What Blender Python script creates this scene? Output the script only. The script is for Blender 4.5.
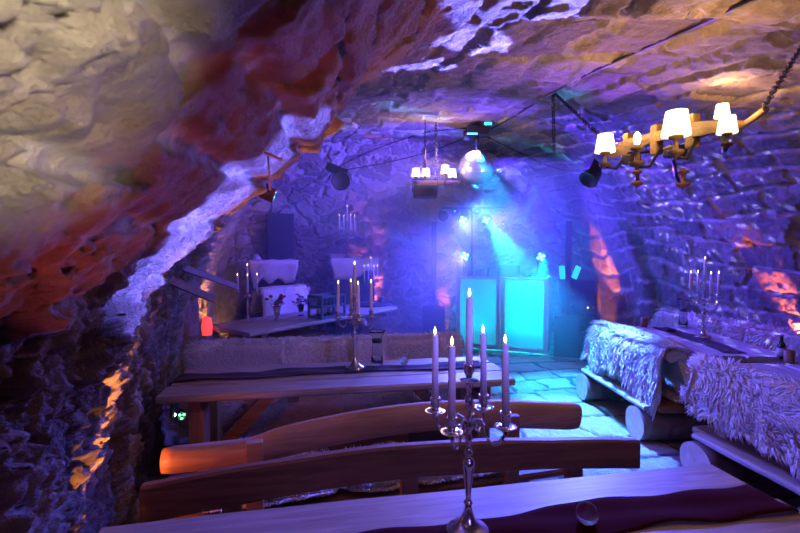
import bpy, bmesh, math, random
import numpy as np
from mathutils import Vector, Matrix, Euler

for o in list(bpy.data.objects):
    bpy.data.objects.remove(o)
SC = bpy.context.scene
COL = SC.collection
R = math.radians
PI = math.pi
random.seed(7)
rng = np.random.default_rng(11)

# ------------------------------------------------------------------ camera
F = 450.0
EYE = 1.65
PITCH = math.atan(18.5 / 450.0)
cam_d = bpy.data.cameras.new('camera')
cam = bpy.data.objects.new('camera', cam_d)
COL.objects.link(cam)
cam.location = (0, 0, EYE)
cam.rotation_euler = (PI / 2 - PITCH, 0, 0)
cam_d.sensor_width = 36
cam_d.lens = 36 * F / 800
cam_d.clip_start = 0.02
cam_d.clip_end = 60
cam_d.dof.use_dof = True
cam_d.dof.focus_distance = 2.6
cam_d.dof.aperture_fstop = 5.6
SC.camera = cam

# ------------------------------------------------------------------ view, world
SC.view_settings.view_transform = 'Standard'
SC.view_settings.look = 'None'
SC.view_settings.gamma = 1.0
SC.view_settings.use_curve_mapping = False
SC.view_settings.exposure = 0.0
w = bpy.data.worlds.new('cellar_world')
SC.world = w
w.use_nodes = True
w.node_tree.nodes['Background'].inputs[0].default_value = (0.30, 0.07, 0.40, 1)
w.node_tree.nodes['Background'].inputs[1].default_value = 0.06
try:
    SC.cycles.use_denoising = True
    SC.cycles.max_bounces = 8
    SC.cycles.diffuse_bounces = 3
    SC.cycles.glossy_bounces = 3
    SC.cycles.transmission_bounces = 8
    SC.cycles.volume_bounces = 0
    SC.cycles.sample_clamp_indirect = 4
    SC.cycles.blur_glossy = 0.6
    SC.cycles.caustics_reflective = False
    SC.cycles.caustics_refractive = False
except Exception:
    pass

# ------------------------------------------------------------------ pixel <-> place helpers
def ray(px, py):
    x = (px - 400) / F; y = (266.5 - py) / F
    c, s = math.cos(PITCH), math.sin(PITCH)
    return Vector((x, c + y * s, -s + y * c))
def PZ(px, py, z):
    r = ray(px, py); k = (z - EYE) / r.z
    return Vector((r.x * k, r.y * k, z))
def PD(px, py, Y):
    r = ray(px, py); k = Y / r.y
    return Vector((r.x * k, Y, EYE + r.z * k))

AX = R(9.8)                       # the vault runs a little to the left of the view
CA, SA = math.cos(AX), math.sin(AX)
def ST(s, t, z=0.0):
    return Vector((CA * s - SA * t, SA * s + CA * t, z))
def to_st(p):
    return (CA * p[0] + SA * p[1], -SA * p[0] + CA * p[1])

def PT(px, py, t):
    r = ray(px, py); a = to_st(r); return Vector((0, 0, EYE)) + r * (t / a[1])

# ------------------------------------------------------------------ lights
def look(o, target):
    o.rotation_euler = (Vector(target) - o.location).to_track_quat('-Z', 'Y').to_euler()
def spot(name, loc, target, color, power, angle=40, blend=0.5, size=0.03):
    d = bpy.data.lights.new(name, 'SPOT')
    d.color = color; d.energy = power; d.spot_size = R(angle); d.spot_blend = blend; d.shadow_soft_size = size
    o = bpy.data.objects.new(name, d); COL.objects.link(o); o.location = loc; look(o, target)
    return o
def point(name, loc, color, power, size=0.04):
    d = bpy.data.lights.new(name, 'POINT')
    d.color = color; d.energy = power; d.shadow_soft_size = size
    o = bpy.data.objects.new(name, d); COL.objects.link(o); o.location = loc
    return o
def area(name, loc, target, color, power, size=1.0):
    d = bpy.data.lights.new(name, 'AREA')
    d.color = color; d.energy = power; d.size = size
    o = bpy.data.objects.new(name, d); COL.objects.link(o); o.location = loc; look(o, target)
    return o

BLUE = (0.10, 0.13, 1.0)
CYAN = (0.0, 0.55, 1.0)
VIOL = (0.30, 0.16, 1.0)
ORNG = (1.0, 0.24, 0.06)
RED = (1.0, 0.10, 0.04)
WARM = (1.0, 0.52, 0.22)

FIX = [PD(463, 220, 7.9), PD(486, 220, 7.9), PD(465, 256, 7.6), PD(541, 257, 7.4)]
# the stage floods over the booth
FR = Vector((0, -0.22, 0))
CAN_R = PD(586, 183, 4.85); CAN_L = PD(343, 185, 5.9); CLU = PD(477, 146, 6.0)
spot('stage_flood_tables', FIX[0] + FR, (0.3, 2.4, 0.2), (0.12, 0.12, 1.0), 800, 46, 0.7, 0.02)
spot('table_flood', CAN_R + Vector((-.1, -.12, -.1)), (0.4, 2.3, 0.5), (0.045, 0.085, 1.0), 1600, 46, 0.7, 0.04)
spot('stage_flood_right', FIX[1] + FR, (3.9, 4.6, 1.5), (0.075, 0.035, 1.0), 1000, 88, 0.8, 0.02)
spot('stage_flood_low_left', FIX[2] + FR, (-1.2, 5.4, 0.9), (0.07, 0.055, 1.0), 800, 90, 0.8, 0.02)
spot('right_wall_flood', CLU, (4.2, 3.6, 1.6), (0.08, 0.035, 1.0), 900, 70, 0.8, 0.03)
spot('vault_wash', CLU + Vector((0, 0, -.25)), (1.6, 2.6, 2.9), (0.22, 0.05, 1.0), 2600, 80, 0.8, 0.03)
spot('vault_purple', CAN_R + Vector((-.15, -.2, -.1)), (0.9, 2.0, 2.7), (0.26, 0.05, 1.0), 230, 90, 0.9, 0.04)
spot('vault_blue', CAN_R + Vector((-.15, .1, -.15)), (0.3, 5.2, 3.2), (0.14, 0.06, 1.0), 420, 90, 0.9, 0.04)
spot('mirror_ball_fill', (-1.12, 4.45, 2.0), PD(476, 168, 6.2), (0.35, 0.4, 1.0), 900, 9, 0.3, 0.02)  # lamp without a fixture, added to brighten the mirror ball
spot('haze_wash', PD(476, 205, 7.7), PD(500, 262, 7.0), (0.04, 0.11, 1.0), 620, 150, 0.9, 0.05)
spot('far_wall_wash', PD(477, 150, 6.0), PD(360, 235, 8.2), (0.085, 0.06, 1.0), 1800, 130, 0.9, 0.05)
spot('stage_spot_floor', FIX[1] + FR, PZ(590, 395, 0), (0.02, 0.32, 1.0), 4000, 30, 0.6, 0.02)
spot('cluster_spot_floor', CLU, PZ(560, 385, 0), (0.01, 0.32, 1.0), 2400, 34, 0.7, 0.02)
spot('can_spot_floor_near', CAN_R + Vector((-.15, -.15, -.12)), PZ(590, 425, 0), (0.05, 0.16, 1.0), 3600, 52, 0.7, 0.02)
spot('booth_floor_light', FIX[3] + FR, PZ(520, 366, 0), (0.0, 0.62, 1.0), 420, 50, 0.8, 0.02)
spot('moving_head_beam_left', FIX[0] + FR, PD(455, 265, 6.2), (0.0, 0.5, 1.0), 60, 22, 0.4, 0.02)
spot('moving_head_beam_mid', FIX[1] + FR, PD(498, 265, 6.4), (0.0, 0.5, 1.0), 60, 22, 0.4, 0.02)
spot('moving_head_beam_low', FIX[2] + FR, PD(400, 238, 6.6), (0.06, 0.3, 1.0), 800, 8, 0.3, 0.01)
spot('moving_head_beam_low_up', FIX[2] + FR, PD(405, 198, 6.6), (0.12, 0.25, 1.0), 800, 7, 0.3, 0.01)
spot('moving_head_beam_right', FIX[3] + FR, PD(515, 208, 6.6), (0.2, 0.3, 1.0), 700, 6, 0.3, 0.01)
spot('moving_head_beam_right_up', FIX[3] + FR, PD(549, 225, 6.9), (0.3, 0.5, 1.0), 350, 6, 0.3, 0.01)
spot('moving_head_beam_right_out', FIX[3] + FR, PD(570, 228, 6.9), (0.25, 0.4, 1.0), 350, 6, 0.3, 0.01)
RAKES = []
spot('ceiling_patch_light', PD(520, 230, 6.6), PD(556, 138, 4.6), (0.0, 0.5, 1.0), 500, 7, 0.5, 0.02)
spot('ceiling_patch_light_far', PD(478, 190, 6.9), PD(440, 125, 5.6), (0.0, 0.45, 1.0), 500, 26, 0.5, 0.02)
# patterned spot added to imitate mirror ball dots on the right wall
def gobo():
    b = PD(476, 168, 6.2)
    o = spot('mirror_ball_dot_spot', b + Vector((.24, -.14, -.05)), PD(720, 215, 4.6), (0.28, 0.32, 1.0), 2000, 62, 0.3, 0.0)
    d = o.data; d.use_nodes = True; nt = d.node_tree; L = nt.links.new
    tc = nt.nodes.new('ShaderNodeTexCoord'); vo = nt.nodes.new('ShaderNodeTexVoronoi'); vo.inputs['Scale'].default_value = 30; vo.inputs['Randomness'].default_value = .8
    mr = nt.nodes.new('ShaderNodeMapRange'); mr.inputs['From Min'].default_value = 0.30; mr.inputs['From Max'].default_value = 0.20
    L(tc.outputs['Normal'], vo.inputs['Vector']); L(vo.outputs['Distance'], mr.inputs['Value'])
    em = nt.nodes['Emission']; L(mr.outputs[0], em.inputs['Strength'])
gobo()
# warm uplights at the foot of the walls
def up(name, loc, target, power, color=ORNG, angle=60):
    return spot(name, loc, target, color, power, angle, 0.6, 0.02)
up('uplight_near_left', (-1.06, 1.62, 0.10), (-1.26, 1.78, 1.2), 300, (1.0, 0.33, 0.08), 30)
up('uplight_near_left_high', ST(-0.60, 1.92, 0.60), PT(225, 222, 1.66), 120, (1.0, 0.30, 0.08), 34)
up('uplight_rock_edge', (-1.02, 1.53, 0.28), (-1.24, 1.58, 0.95), 60, (1.0, 0.33, 0.08), 44)
up('uplight_bench_end', (-1.22, 1.80, 0.70), (-0.8, 2.1, 0.66), 7, (1.0, 0.20, 0.05), 120)
up('uplight_table_left', PD(148, 425, 2.95), PD(142, 300, 2.95), 60, (1.0, 0.20, 0.20), 40)
up('uplight_wall_left', PZ(192, 372, 0.15), PD(168, 290, 3.9), 200, (1.0, 0.34, 0.08), 60)
up('uplight_corner_left', ST(-1.2, 5.9, 0.5), ST(-1.6, 6.6, 1.6), 100, (1.0, 0.40, 0.10), 70)
up('uplight_far_wall', ST(0.98, 7.78, 0.35), ST(0.70, 7.98, 2.0), 420, (1.0, 0.20, 0.14), 36)
up('uplight_behind_booth', ST(2.20, 7.75, 0.1), ST(2.2, 7.97, 1.1), 220, (1.0, 0.28, 0.15), 30)
up('uplight_right_wall', ST(4.30, 6.05, 0.1), ST(4.52, 6.75, 1.6), 900, (1.0, 0.24, 0.05), 26)
up('uplight_right_near', ST(4.36, 3.45, 0.80), ST(4.55, 3.80, 1.8), 190, (1.0, 0.18, 0.04), 50)
up('uplight_behind_camera', ST(-0.40, 0.10, 0.45), PD(300, 40, 1.4), 44, (1.0, 0.12, 0.07), 34)
up('uplight_low_left', ST(-0.25, -0.10, 0.45), PD(140, 170, 1.2), 2, (1.0, 0.08, 0.16), 80)
# unseen lamps added behind the camera to brighten rock, tables and bench fleeces
spot('near_rock_fill', (0.55, -0.55, 1.55), PD(-75, -35, 0.42), (1.0, 0.84, 0.62), 190, 20, 0.25, 0.06)
spot('table_front_fill', (1.0, -0.9, 1.95), (0.8, 2.4, 0.55), (0.36, 0.22, 1.0), 50, 62, 0.5, 0.25)
for x_ in (-1.3, -0.6, 0.1):
    spot('bench_front_fill', (1.2, -0.8, 2.05), (x_, 4.05 + .17 * (x_ + .6), 0.72), (0.16, 0.14, 1.0), 230, 12, 0.6, 0.1)
spot('aisle_flood', (-1.12, 4.45, 2.0), (2.35, 3.2, 0.6), (0.085, 0.09, 1.0), 1000, 34, 0.6, 0.03)  # blue flood added to brighten the fleeces along the aisle

# ------------------------------------------------------------------ materials
def mat(name):
    m = bpy.data.materials.new(name); m.use_nodes = True
    nt = m.node_tree; b = nt.nodes['Principled BSDF']
    return m, nt, b
def simple(name, col, rough=0.5, metal=0.0, emit=None, es=0.0, trans=0.0, coat=0.0):
    m, nt, b = mat(name)
    b.inputs['Base Color'].default_value = (*col, 1)
    b.inputs['Roughness'].default_value = rough
    b.inputs['Metallic'].default_value = metal
    if trans: b.inputs['Transmission Weight'].default_value = trans
    if coat: b.inputs['Coat Weight'].default_value = coat
    if emit:
        b.inputs['Emission Color'].default_value = (*emit, 1); b.inputs['Emission Strength'].default_value = es
    n = nt.nodes.new('ShaderNodeTexNoise'); n.inputs['Scale'].default_value = 30
    mx = nt.nodes.new('ShaderNodeMixRGB'); mx.blend_type = 'MULTIPLY'; mx.inputs[0].default_value = 0.25
    mx.inputs[1].default_value = (*col, 1)
    nt.links.new(n.outputs['Fac'], mx.inputs[2])
    if not emit and not trans: nt.links.new(mx.outputs[0], b.inputs['Base Color'])
    return m
def wood(name, c1, c2, scale=(1.2, 14, 14), rough=0.5, bump=0.3):
    m, nt, b = mat(name)
    tc = nt.nodes.new('ShaderNodeTexCoord'); mp = nt.nodes.new('ShaderNodeMapping')
    mp.inputs['Scale'].default_value = scale
    n = nt.nodes.new('ShaderNodeTexNoise'); n.inputs['Scale'].default_value = 2.2; n.inputs['Detail'].default_value = 8
    n.inputs['Distortion'].default_value = 1.2
    cr = nt.nodes.new('ShaderNodeValToRGB')
    cr.color_ramp.elements[0].color = (*c1, 1); cr.color_ramp.elements[0].position = 0.3
    cr.color_ramp.elements[1].color = (*c2, 1); cr.color_ramp.elements[1].position = 0.7
    bp = nt.nodes.new('ShaderNodeBump'); bp.inputs['Strength'].default_value = bump; bp.inputs['Distance'].default_value = 0.01
    L = nt.links.new
    L(tc.outputs['Object'], mp.inputs[0]); L(mp.outputs[0], n.inputs['Vector']); L(n.outputs['Fac'], cr.inputs[0])
    L(cr.outputs[0], b.inputs['Base Color']); L(n.outputs['Fac'], bp.inputs['Height']); L(bp.outputs[0], b.inputs['Normal'])
    b.inputs['Roughness'].default_value = rough
    return m
M = {}
M['table'] = wood('varnished_table_wood', (0.25, 0.19, 0.14), (0.43, 0.35, 0.27), rough=0.46, bump=0.12)
M['wood'] = wood('brown_bench_wood', (0.15, 0.07, 0.03), (0.27, 0.13, 0.06), rough=0.55)
M['logwood'] = wood('peeled_log_wood', (0.34, 0.19, 0.10), (0.55, 0.33, 0.19), rough=0.5)
M['legwood'] = wood('leg_wood', (0.26, 0.13, 0.07), (0.42, 0.22, 0.12), (14, 14, 1.2))
M['oldwood'] = wood('weathered_grey_wood', (0.30, 0.26, 0.24), (0.50, 0.45, 0.42), rough=0.6)
M['logend'] = wood('sawn_log_end', (0.45, 0.36, 0.28), (0.62, 0.52, 0.42), (6, 6, 6), rough=0.7)
M['bark'] = wood('dark_bark', (0.10, 0.07, 0.05), (0.20, 0.14, 0.10), (3, 3, 3), rough=0.9, bump=0.8)
M['beamwood'] = wood('chandelier_wood', (0.10, 0.065, 0.025), (0.22, 0.15, 0.05), rough=0.6)
M['silver'] = simple('polished_silver', (0.75, 0.73, 0.72), 0.18, 1.0)
M['candle'] = simple('cream_wax', (0.92, 0.84, 0.78), 0.5)
M['candle'].node_tree.nodes['Principled BSDF'].inputs['Subsurface Weight'].default_value = 0.0
M['flame'] = simple('candle_flame', (1, .8, .5), 0.5, emit=(1.0, 0.72, 0.34), es=9)
M['black'] = simple('black_plastic', (0.02, 0.02, 0.025), 0.5)
M['blackmetal'] = simple('black_metal', (0.04, 0.04, 0.05), 0.35, 0.6)
M['grille'] = simple('speaker_grille', (0.03, 0.03, 0.04), 0.7)
M['cable'] = simple('black_cable', (0.015, 0.015, 0.02), 0.5)
M['whitepaint'] = simple('white_frame_paint', (0.75, 0.75, 0.78), 0.4)
M['glass'] = simple('clear_glass', (0.92, 0.95, 1.0), 0.03, trans=1.0)
M['crystal'] = simple('crystal_glass', (1, 1, 1), 0.02, trans=1.0)
M['wool'] = simple('cream_wool', (0.86, 0.78, 0.72), 0.85)
M['wool'].node_tree.nodes['Principled BSDF'].inputs['Specular IOR Level'].default_value = 0.1
M['wooldark'] = simple('dark_brown_wool', (0.05, 0.035, 0.03), 0.9)
M['hide'] = simple('sheepskin_hide', (0.48, 0.40, 0.34), 0.9)
M['hidedark'] = simple('dark_hide', (0.04, 0.03, 0.025), 0.9)
M['runner'] = simple('maroon_runner_cloth', (0.055, 0.006, 0.004), 1.0)
M['runner'].node_tree.nodes['Principled BSDF'].inputs['Specular IOR Level'].default_value = 0.05
M['runnerdark'] = simple('dark_runner_cloth', (0.045, 0.018, 0.02), 0.9)
M['runnergrey'] = simple('black_brown_cloth', (0.03, 0.02, 0.02), 0.9)
M['shade'] = simple('lit_lamp_shade', (0.95, 0.85, 0.6), 0.8, emit=(1.0, 0.74, 0.36), es=3.2)
M['bulb'] = simple('glowing_bulb', (1, .8, .4), 0.4, emit=(1.0, 0.62, 0.22), es=14)
M['mirror'] = simple('mirror_tile', (0.85, 0.87, 0.95), 0.16, 0.72)
M['led'] = simple('cyan_led', (0.5, 1, 1), 0.4, emit=(0.10, 0.85, 1.0), es=12)
M['ledlow'] = simple('dim_cyan_led', (0.5, 1, 1), 0.4, emit=(0.0, 0.55, 0.9), es=3)
M['ledgreen'] = simple('green_led', (0.2, 1, .4), 0.4, emit=(0.1, 1.0, 0.35), es=9)
M['ledred'] = simple('red_led', (1, .2, .2), 0.4, emit=(1.0, 0.06, 0.05), es=8)
M['ledwhite'] = simple('white_led', (1, 1, 1), 0.4, emit=(1.0, 0.85, 0.8), es=10)
M['ledorange'] = simple('orange_led', (1, .5, .2), 0.4, emit=(1.0, 0.5, 0.15), es=10)
M['screen'] = simple('lit_screen', (0, .5, .6), 0.3, emit=(0.02, 0.65, 0.9), es=1.3)
M['copper'] = simple('copper_bowl', (0.45, 0.20, 0.10), 0.35, 0.8)
M['leaf'] = simple('dark_leaf', (0.03, 0.06, 0.03), 0.6)
M['petal'] = simple('red_petal', (0.45, 0.03, 0.05), 0.6)
M['petalpale'] = simple('pale_petal', (0.35, 0.25, 0.32), 0.6)
M['bottle'] = simple('dark_bottle_glass', (0.01, 0.03, 0.015), 0.08)
M['label'] = simple('paper_label', (0.45, 0.42, 0.38), 0.7)
M['crate'] = simple('teal_painted_crate', (0.07, 0.16, 0.17), 0.6)
M['cabinet'] = simple('dark_cabinet_paint', (0.02, 0.018, 0.03), 0.6)
M['housing'] = simple('red_brown_housing', (0.45, 0.16, 0.10), 0.45)

def translucent(name, col):
    m, nt, b = mat(name)
    t = nt.nodes.new('ShaderNodeBsdfTranslucent'); t.inputs[0].default_value = (*col, 1)
    d = nt.nodes.new('ShaderNodeBsdfDiffuse'); d.inputs[0].default_value = (0.6, 0.65, 0.7, 1)
    mx = nt.nodes.new('ShaderNodeMixShader'); mx.inputs[0].default_value = 0.15
    n = nt.nodes.new('ShaderNodeTexNoise'); n.inputs['Scale'].default_value = 8
    L = nt.links.new
    L(t.outputs[0], mx.inputs[1]); L(d.outputs[0], mx.inputs[2]); L(mx.outputs[0], nt.nodes['Material Output'].inputs['Surface'])
    return m
M['screenfabric'] = translucent('stretched_screen_fabric', (0.85, 0.95, 1.0))

def stone_mat(name):
    m, nt, b = mat(name); L = nt.links.new
    at = nt.nodes.new('ShaderNodeAttribute'); at.attribute_name = 'tone'
    cr = nt.nodes.new('ShaderNodeValToRGB'); e = cr.color_ramp.elements
    e[0].position = 0.0; e[0].color = (0.085, 0.07, 0.065, 1)
    e[1].position = 1.0; e[1].color = (0.62, 0.54, 0.46, 1)
    x = e.new(0.45); x.color = (0.26, 0.20, 0.17, 1)
    x = e.new(0.8); x.color = (0.46, 0.40, 0.34, 1)
    tc = nt.nodes.new('ShaderNodeTexCoord')
    n = nt.nodes.new('ShaderNodeTexNoise'); n.inputs['Scale'].default_value = 9; n.inputs['Detail'].default_value = 10; n.inputs['Roughness'].default_value = 0.65
    n2 = nt.nodes.new('ShaderNodeTexNoise'); n2.inputs['Scale'].default_value = 38; n2.inputs['Detail'].default_value = 9; n2.inputs['Roughness'].default_value = 0.7
    L(tc.outputs['Object'], n.inputs['Vector']); L(tc.outputs['Object'], n2.inputs['Vector'])
    ad = nt.nodes.new('ShaderNodeMath'); ad.operation = 'MULTIPLY_ADD'; ad.inputs[1].default_value = 0.5; 
    sb = nt.nodes.new('ShaderNodeMath'); sb.operation = 'SUBTRACT'; sb.inputs[1].default_value = 0.25
    L(n.outputs['Fac'], ad.inputs[0]); L(at.outputs['Fac'], sb.inputs[0]); L(sb.outputs[0], ad.inputs[2]); L(ad.outputs[0], cr.inputs[0])
    L(cr.outputs[0], b.inputs['Base Color'])
    mm = nt.nodes.new('ShaderNodeMath'); mm.operation = 'MULTIPLY_ADD'; mm.inputs[1].default_value = 0.4
    L(n2.outputs['Fac'], mm.inputs[0]); L(n.outputs['Fac'], mm.inputs[2])
    vo = nt.nodes.new('ShaderNodeTexVoronoi'); vo.inputs['Scale'].default_value = 16
    wv = nt.nodes.new('ShaderNodeVectorMath'); wv.operation = 'MULTIPLY_ADD'; wv.inputs[1].default_value = (.12, .12, .12)
    L(n2.outputs['Color'], wv.inputs[0]); L(tc.outputs['Object'], wv.inputs[2]); L(wv.outputs[0], vo.inputs['Vector'])
    m3 = nt.nodes.new('ShaderNodeMath'); m3.operation = 'MULTIPLY_ADD'; m3.inputs[1].default_value = -0.35
    L(vo.outputs['Distance'], m3.inputs[0]); L(mm.outputs[0], m3.inputs[2])
    bp = nt.nodes.new('ShaderNodeBump'); bp.inputs['Strength'].default_value = 1.0; bp.inputs['Distance'].default_value = 0.05
    L(m3.outputs[0], bp.inputs['Height']); L(bp.outputs[0], b.inputs['Normal'])
    b.inputs['Roughness'].default_value = 0.8
    return m
M['stone'] = stone_mat('rubble_stone')
M['flag'] = stone_mat('flagstone')
M['flag'].node_tree.nodes['Principled BSDF'].inputs['Roughness'].default_value = 0.45

# ------------------------------------------------------------------ properties
def tag(o, label, cat, group=None, kind=None):
    if label: o['label'] = label
    if cat: o['category'] = cat
    if group: o['group'] = group
    if kind: o['kind'] = kind
    return o
def empty(name, loc, rz, label, cat, group=None):
    o = bpy.data.objects.new(name, None); COL.objects.link(o)
    o.location = loc; o.rotation_euler = (0, 0, rz)
    return tag(o, label, cat, group)
def copy_tree(o, parent=None):
    c = o.copy(); COL.objects.link(c)
    if parent: c.parent = parent
    for ch in list(o.children): copy_tree(ch, c)
    return c

# ------------------------------------------------------------------ numpy noise
def h3(ix, iy, iz, seed=0):
    n = (ix.astype(np.int64) * 374761393 + iy.astype(np.int64) * 668265263 + iz.astype(np.int64) * 2147483647 + seed * 1442695041) & 0xffffffff
    n = ((n ^ (n >> 13)) * 1274126177) & 0xffffffff
    n = ((n ^ (n >> 16)) * 2246822519) & 0xffffffff
    n = n ^ (n >> 15)
    return (n & 0xffffff) / float(0xffffff)
def vnoise(x, y, z, seed=0):
    ix, iy, iz = np.floor(x), np.floor(y), np.floor(z)
    fx, fy, fz = x - ix, y - iy, z - iz
    fx, fy, fz = [f * f * (3 - 2 * f) for f in (fx, fy, fz)]
    r = 0
    for a in (0, 1):
        for b in (0, 1):
            for c in (0, 1):
                r = r + (fx if a else 1 - fx) * (fy if b else 1 - fy) * (fz if c else 1 - fz) * h3(ix + a, iy + b, iz + c, seed)
    return r * 2 - 1
def fbm(x, y, z, o=4, seed=0, gain=0.5):
    r = 0; a = 1; f = 1
    for k in range(o):
        r = r + a * vnoise(x * f, y * f, z * f, seed + k); a *= gain; f *= 2.03
    return r
def ridged(x, y, z, o=3, seed=0):
    r = 0; a = 1; f = 1
    for k in range(o):
        r = r + a * (1 - np.abs(vnoise(x * f, y * f, z * f, seed + k)) * 2); a *= 0.5; f *= 2.1
    return r
def worley2(x, y, seed=0):
    """distance to nearest and second-nearest cell point and the nearest cell's random value"""
    ix, iy = np.floor(x), np.floor(y)
    d1 = np.full(x.shape, 9.0); d2 = np.full(x.shape, 9.0); idv = np.zeros(x.shape); ox = np.zeros(x.shape); oy = np.zeros(x.shape)
    for a in (-1, 0, 1):
        for b in (-1, 0, 1):
            cx, cy = ix + a, iy + b; zz = np.zeros_like(cx)
            dx = cx + 0.15 + 0.7 * h3(cx, cy, zz, seed) - x; dy = cy + 0.15 + 0.7 * h3(cx, cy, zz, seed + 5) - y
            d = np.sqrt(dx * dx + dy * dy)
            v = h3(cx, cy, zz, seed + 9)
            n = d < d1
            d2 = np.where(n, d1, np.minimum(d2, d)); d1 = np.where(n, d, d1)
            idv = np.where(n, v, idv); ox = np.where(n, dx, ox); oy = np.where(n, dy, oy)
    return d1, d2, idv, ox, oy
def sst(a, b, x):
    k = np.clip((x - a) / (b - a), 0, 1); return k * k * (3 - 2 * k)

# ------------------------------------------------------------------ vault
T0, T1 = -1.3, 8.0
def prof(t):
    sL = np.interp(t, [-2, 0, 1.70, 1.90, 2.75, 2.95, 3.9, 4.05, 5.5, 8], [-.64, -.74, -.86, -1.0, -1.10, -1.24, -1.32, -1.42, -1.55, -1.75])
    sR = np.interp(t, [-2, 2, 8], [4.1, 4.4, 4.75])
    Rz = np.interp(t, [-2, 1.70, 1.90, 3, 5, 8], [2.56, 2.66, 2.78, 2.95, 3.28, 3.62])
    return sL, sR, Rz
NE = 2.6
def vault_point(th, t):
    sL, sR, Rz = prof(t)
    c = (sL + sR) / 2; h = (sR - sL) / 2
    co, si = np.cos(th), np.sin(th)
    s = c - h * np.sign(co) * np.abs(co) ** (2 / NE)
    z = Rz * np.abs(si) ** (2 / NE)
    return s, z, c, h, Rz
def masonry(arc, t, seed, rowh=0.25, slen=0.80):
    wa = arc + 0.11 * vnoise(arc * 1.2, t * 0.9, 0 * t, seed + 1) + 0.03 * vnoise(arc * 5, t * 3, 0 * t, seed + 2)
    wa = wa + 0.16 * (h3(np.floor(t / 0.83 + 0.35 * vnoise(arc * 1.5, t * 1.5, 0 * t, seed + 31)), 0 * t, 0 * t, seed + 30) - .5)
    row = np.floor(wa / rowh)
    fr = wa / rowh - row
    sl = slen * (0.65 + 0.7 * h3(row, row * 0, row * 0, seed + 3))
    tt = t / sl + h3(row, row * 0 + 1, row * 0, seed + 4) * 7 + 0.10 * vnoise(arc * 5, t * 3, 0 * t, seed + 6)
    ci = np.floor(tt); ft = tt - ci
    rv = h3(row, ci, row * 0, seed + 7); rv2 = h3(row, ci, row * 0 + 1, seed + 8); rv3 = h3(row, ci, row * 0 + 2, seed + 8)
    dj = np.minimum(np.minimum(fr, 1 - fr) * rowh, np.minimum(ft, 1 - ft) * sl)
    jw = 0.012 + 0.026 * rv3
    m = sst(jw * 0.4, jw * 1.5, dj + 0.016 * vnoise(arc * 18, t * 18, 0 * t, seed + 12))
    d = m * (0.020 + 0.034 * rv + (fr - .5) * (rv2 - .5) * 0.05 + (ft - .5) * (rv3 - .5) * 0.05) + 0.016 * fbm(arc * 5, t * 5, 0 * t, 5, 133, .6)
    return d, m, rv
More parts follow.
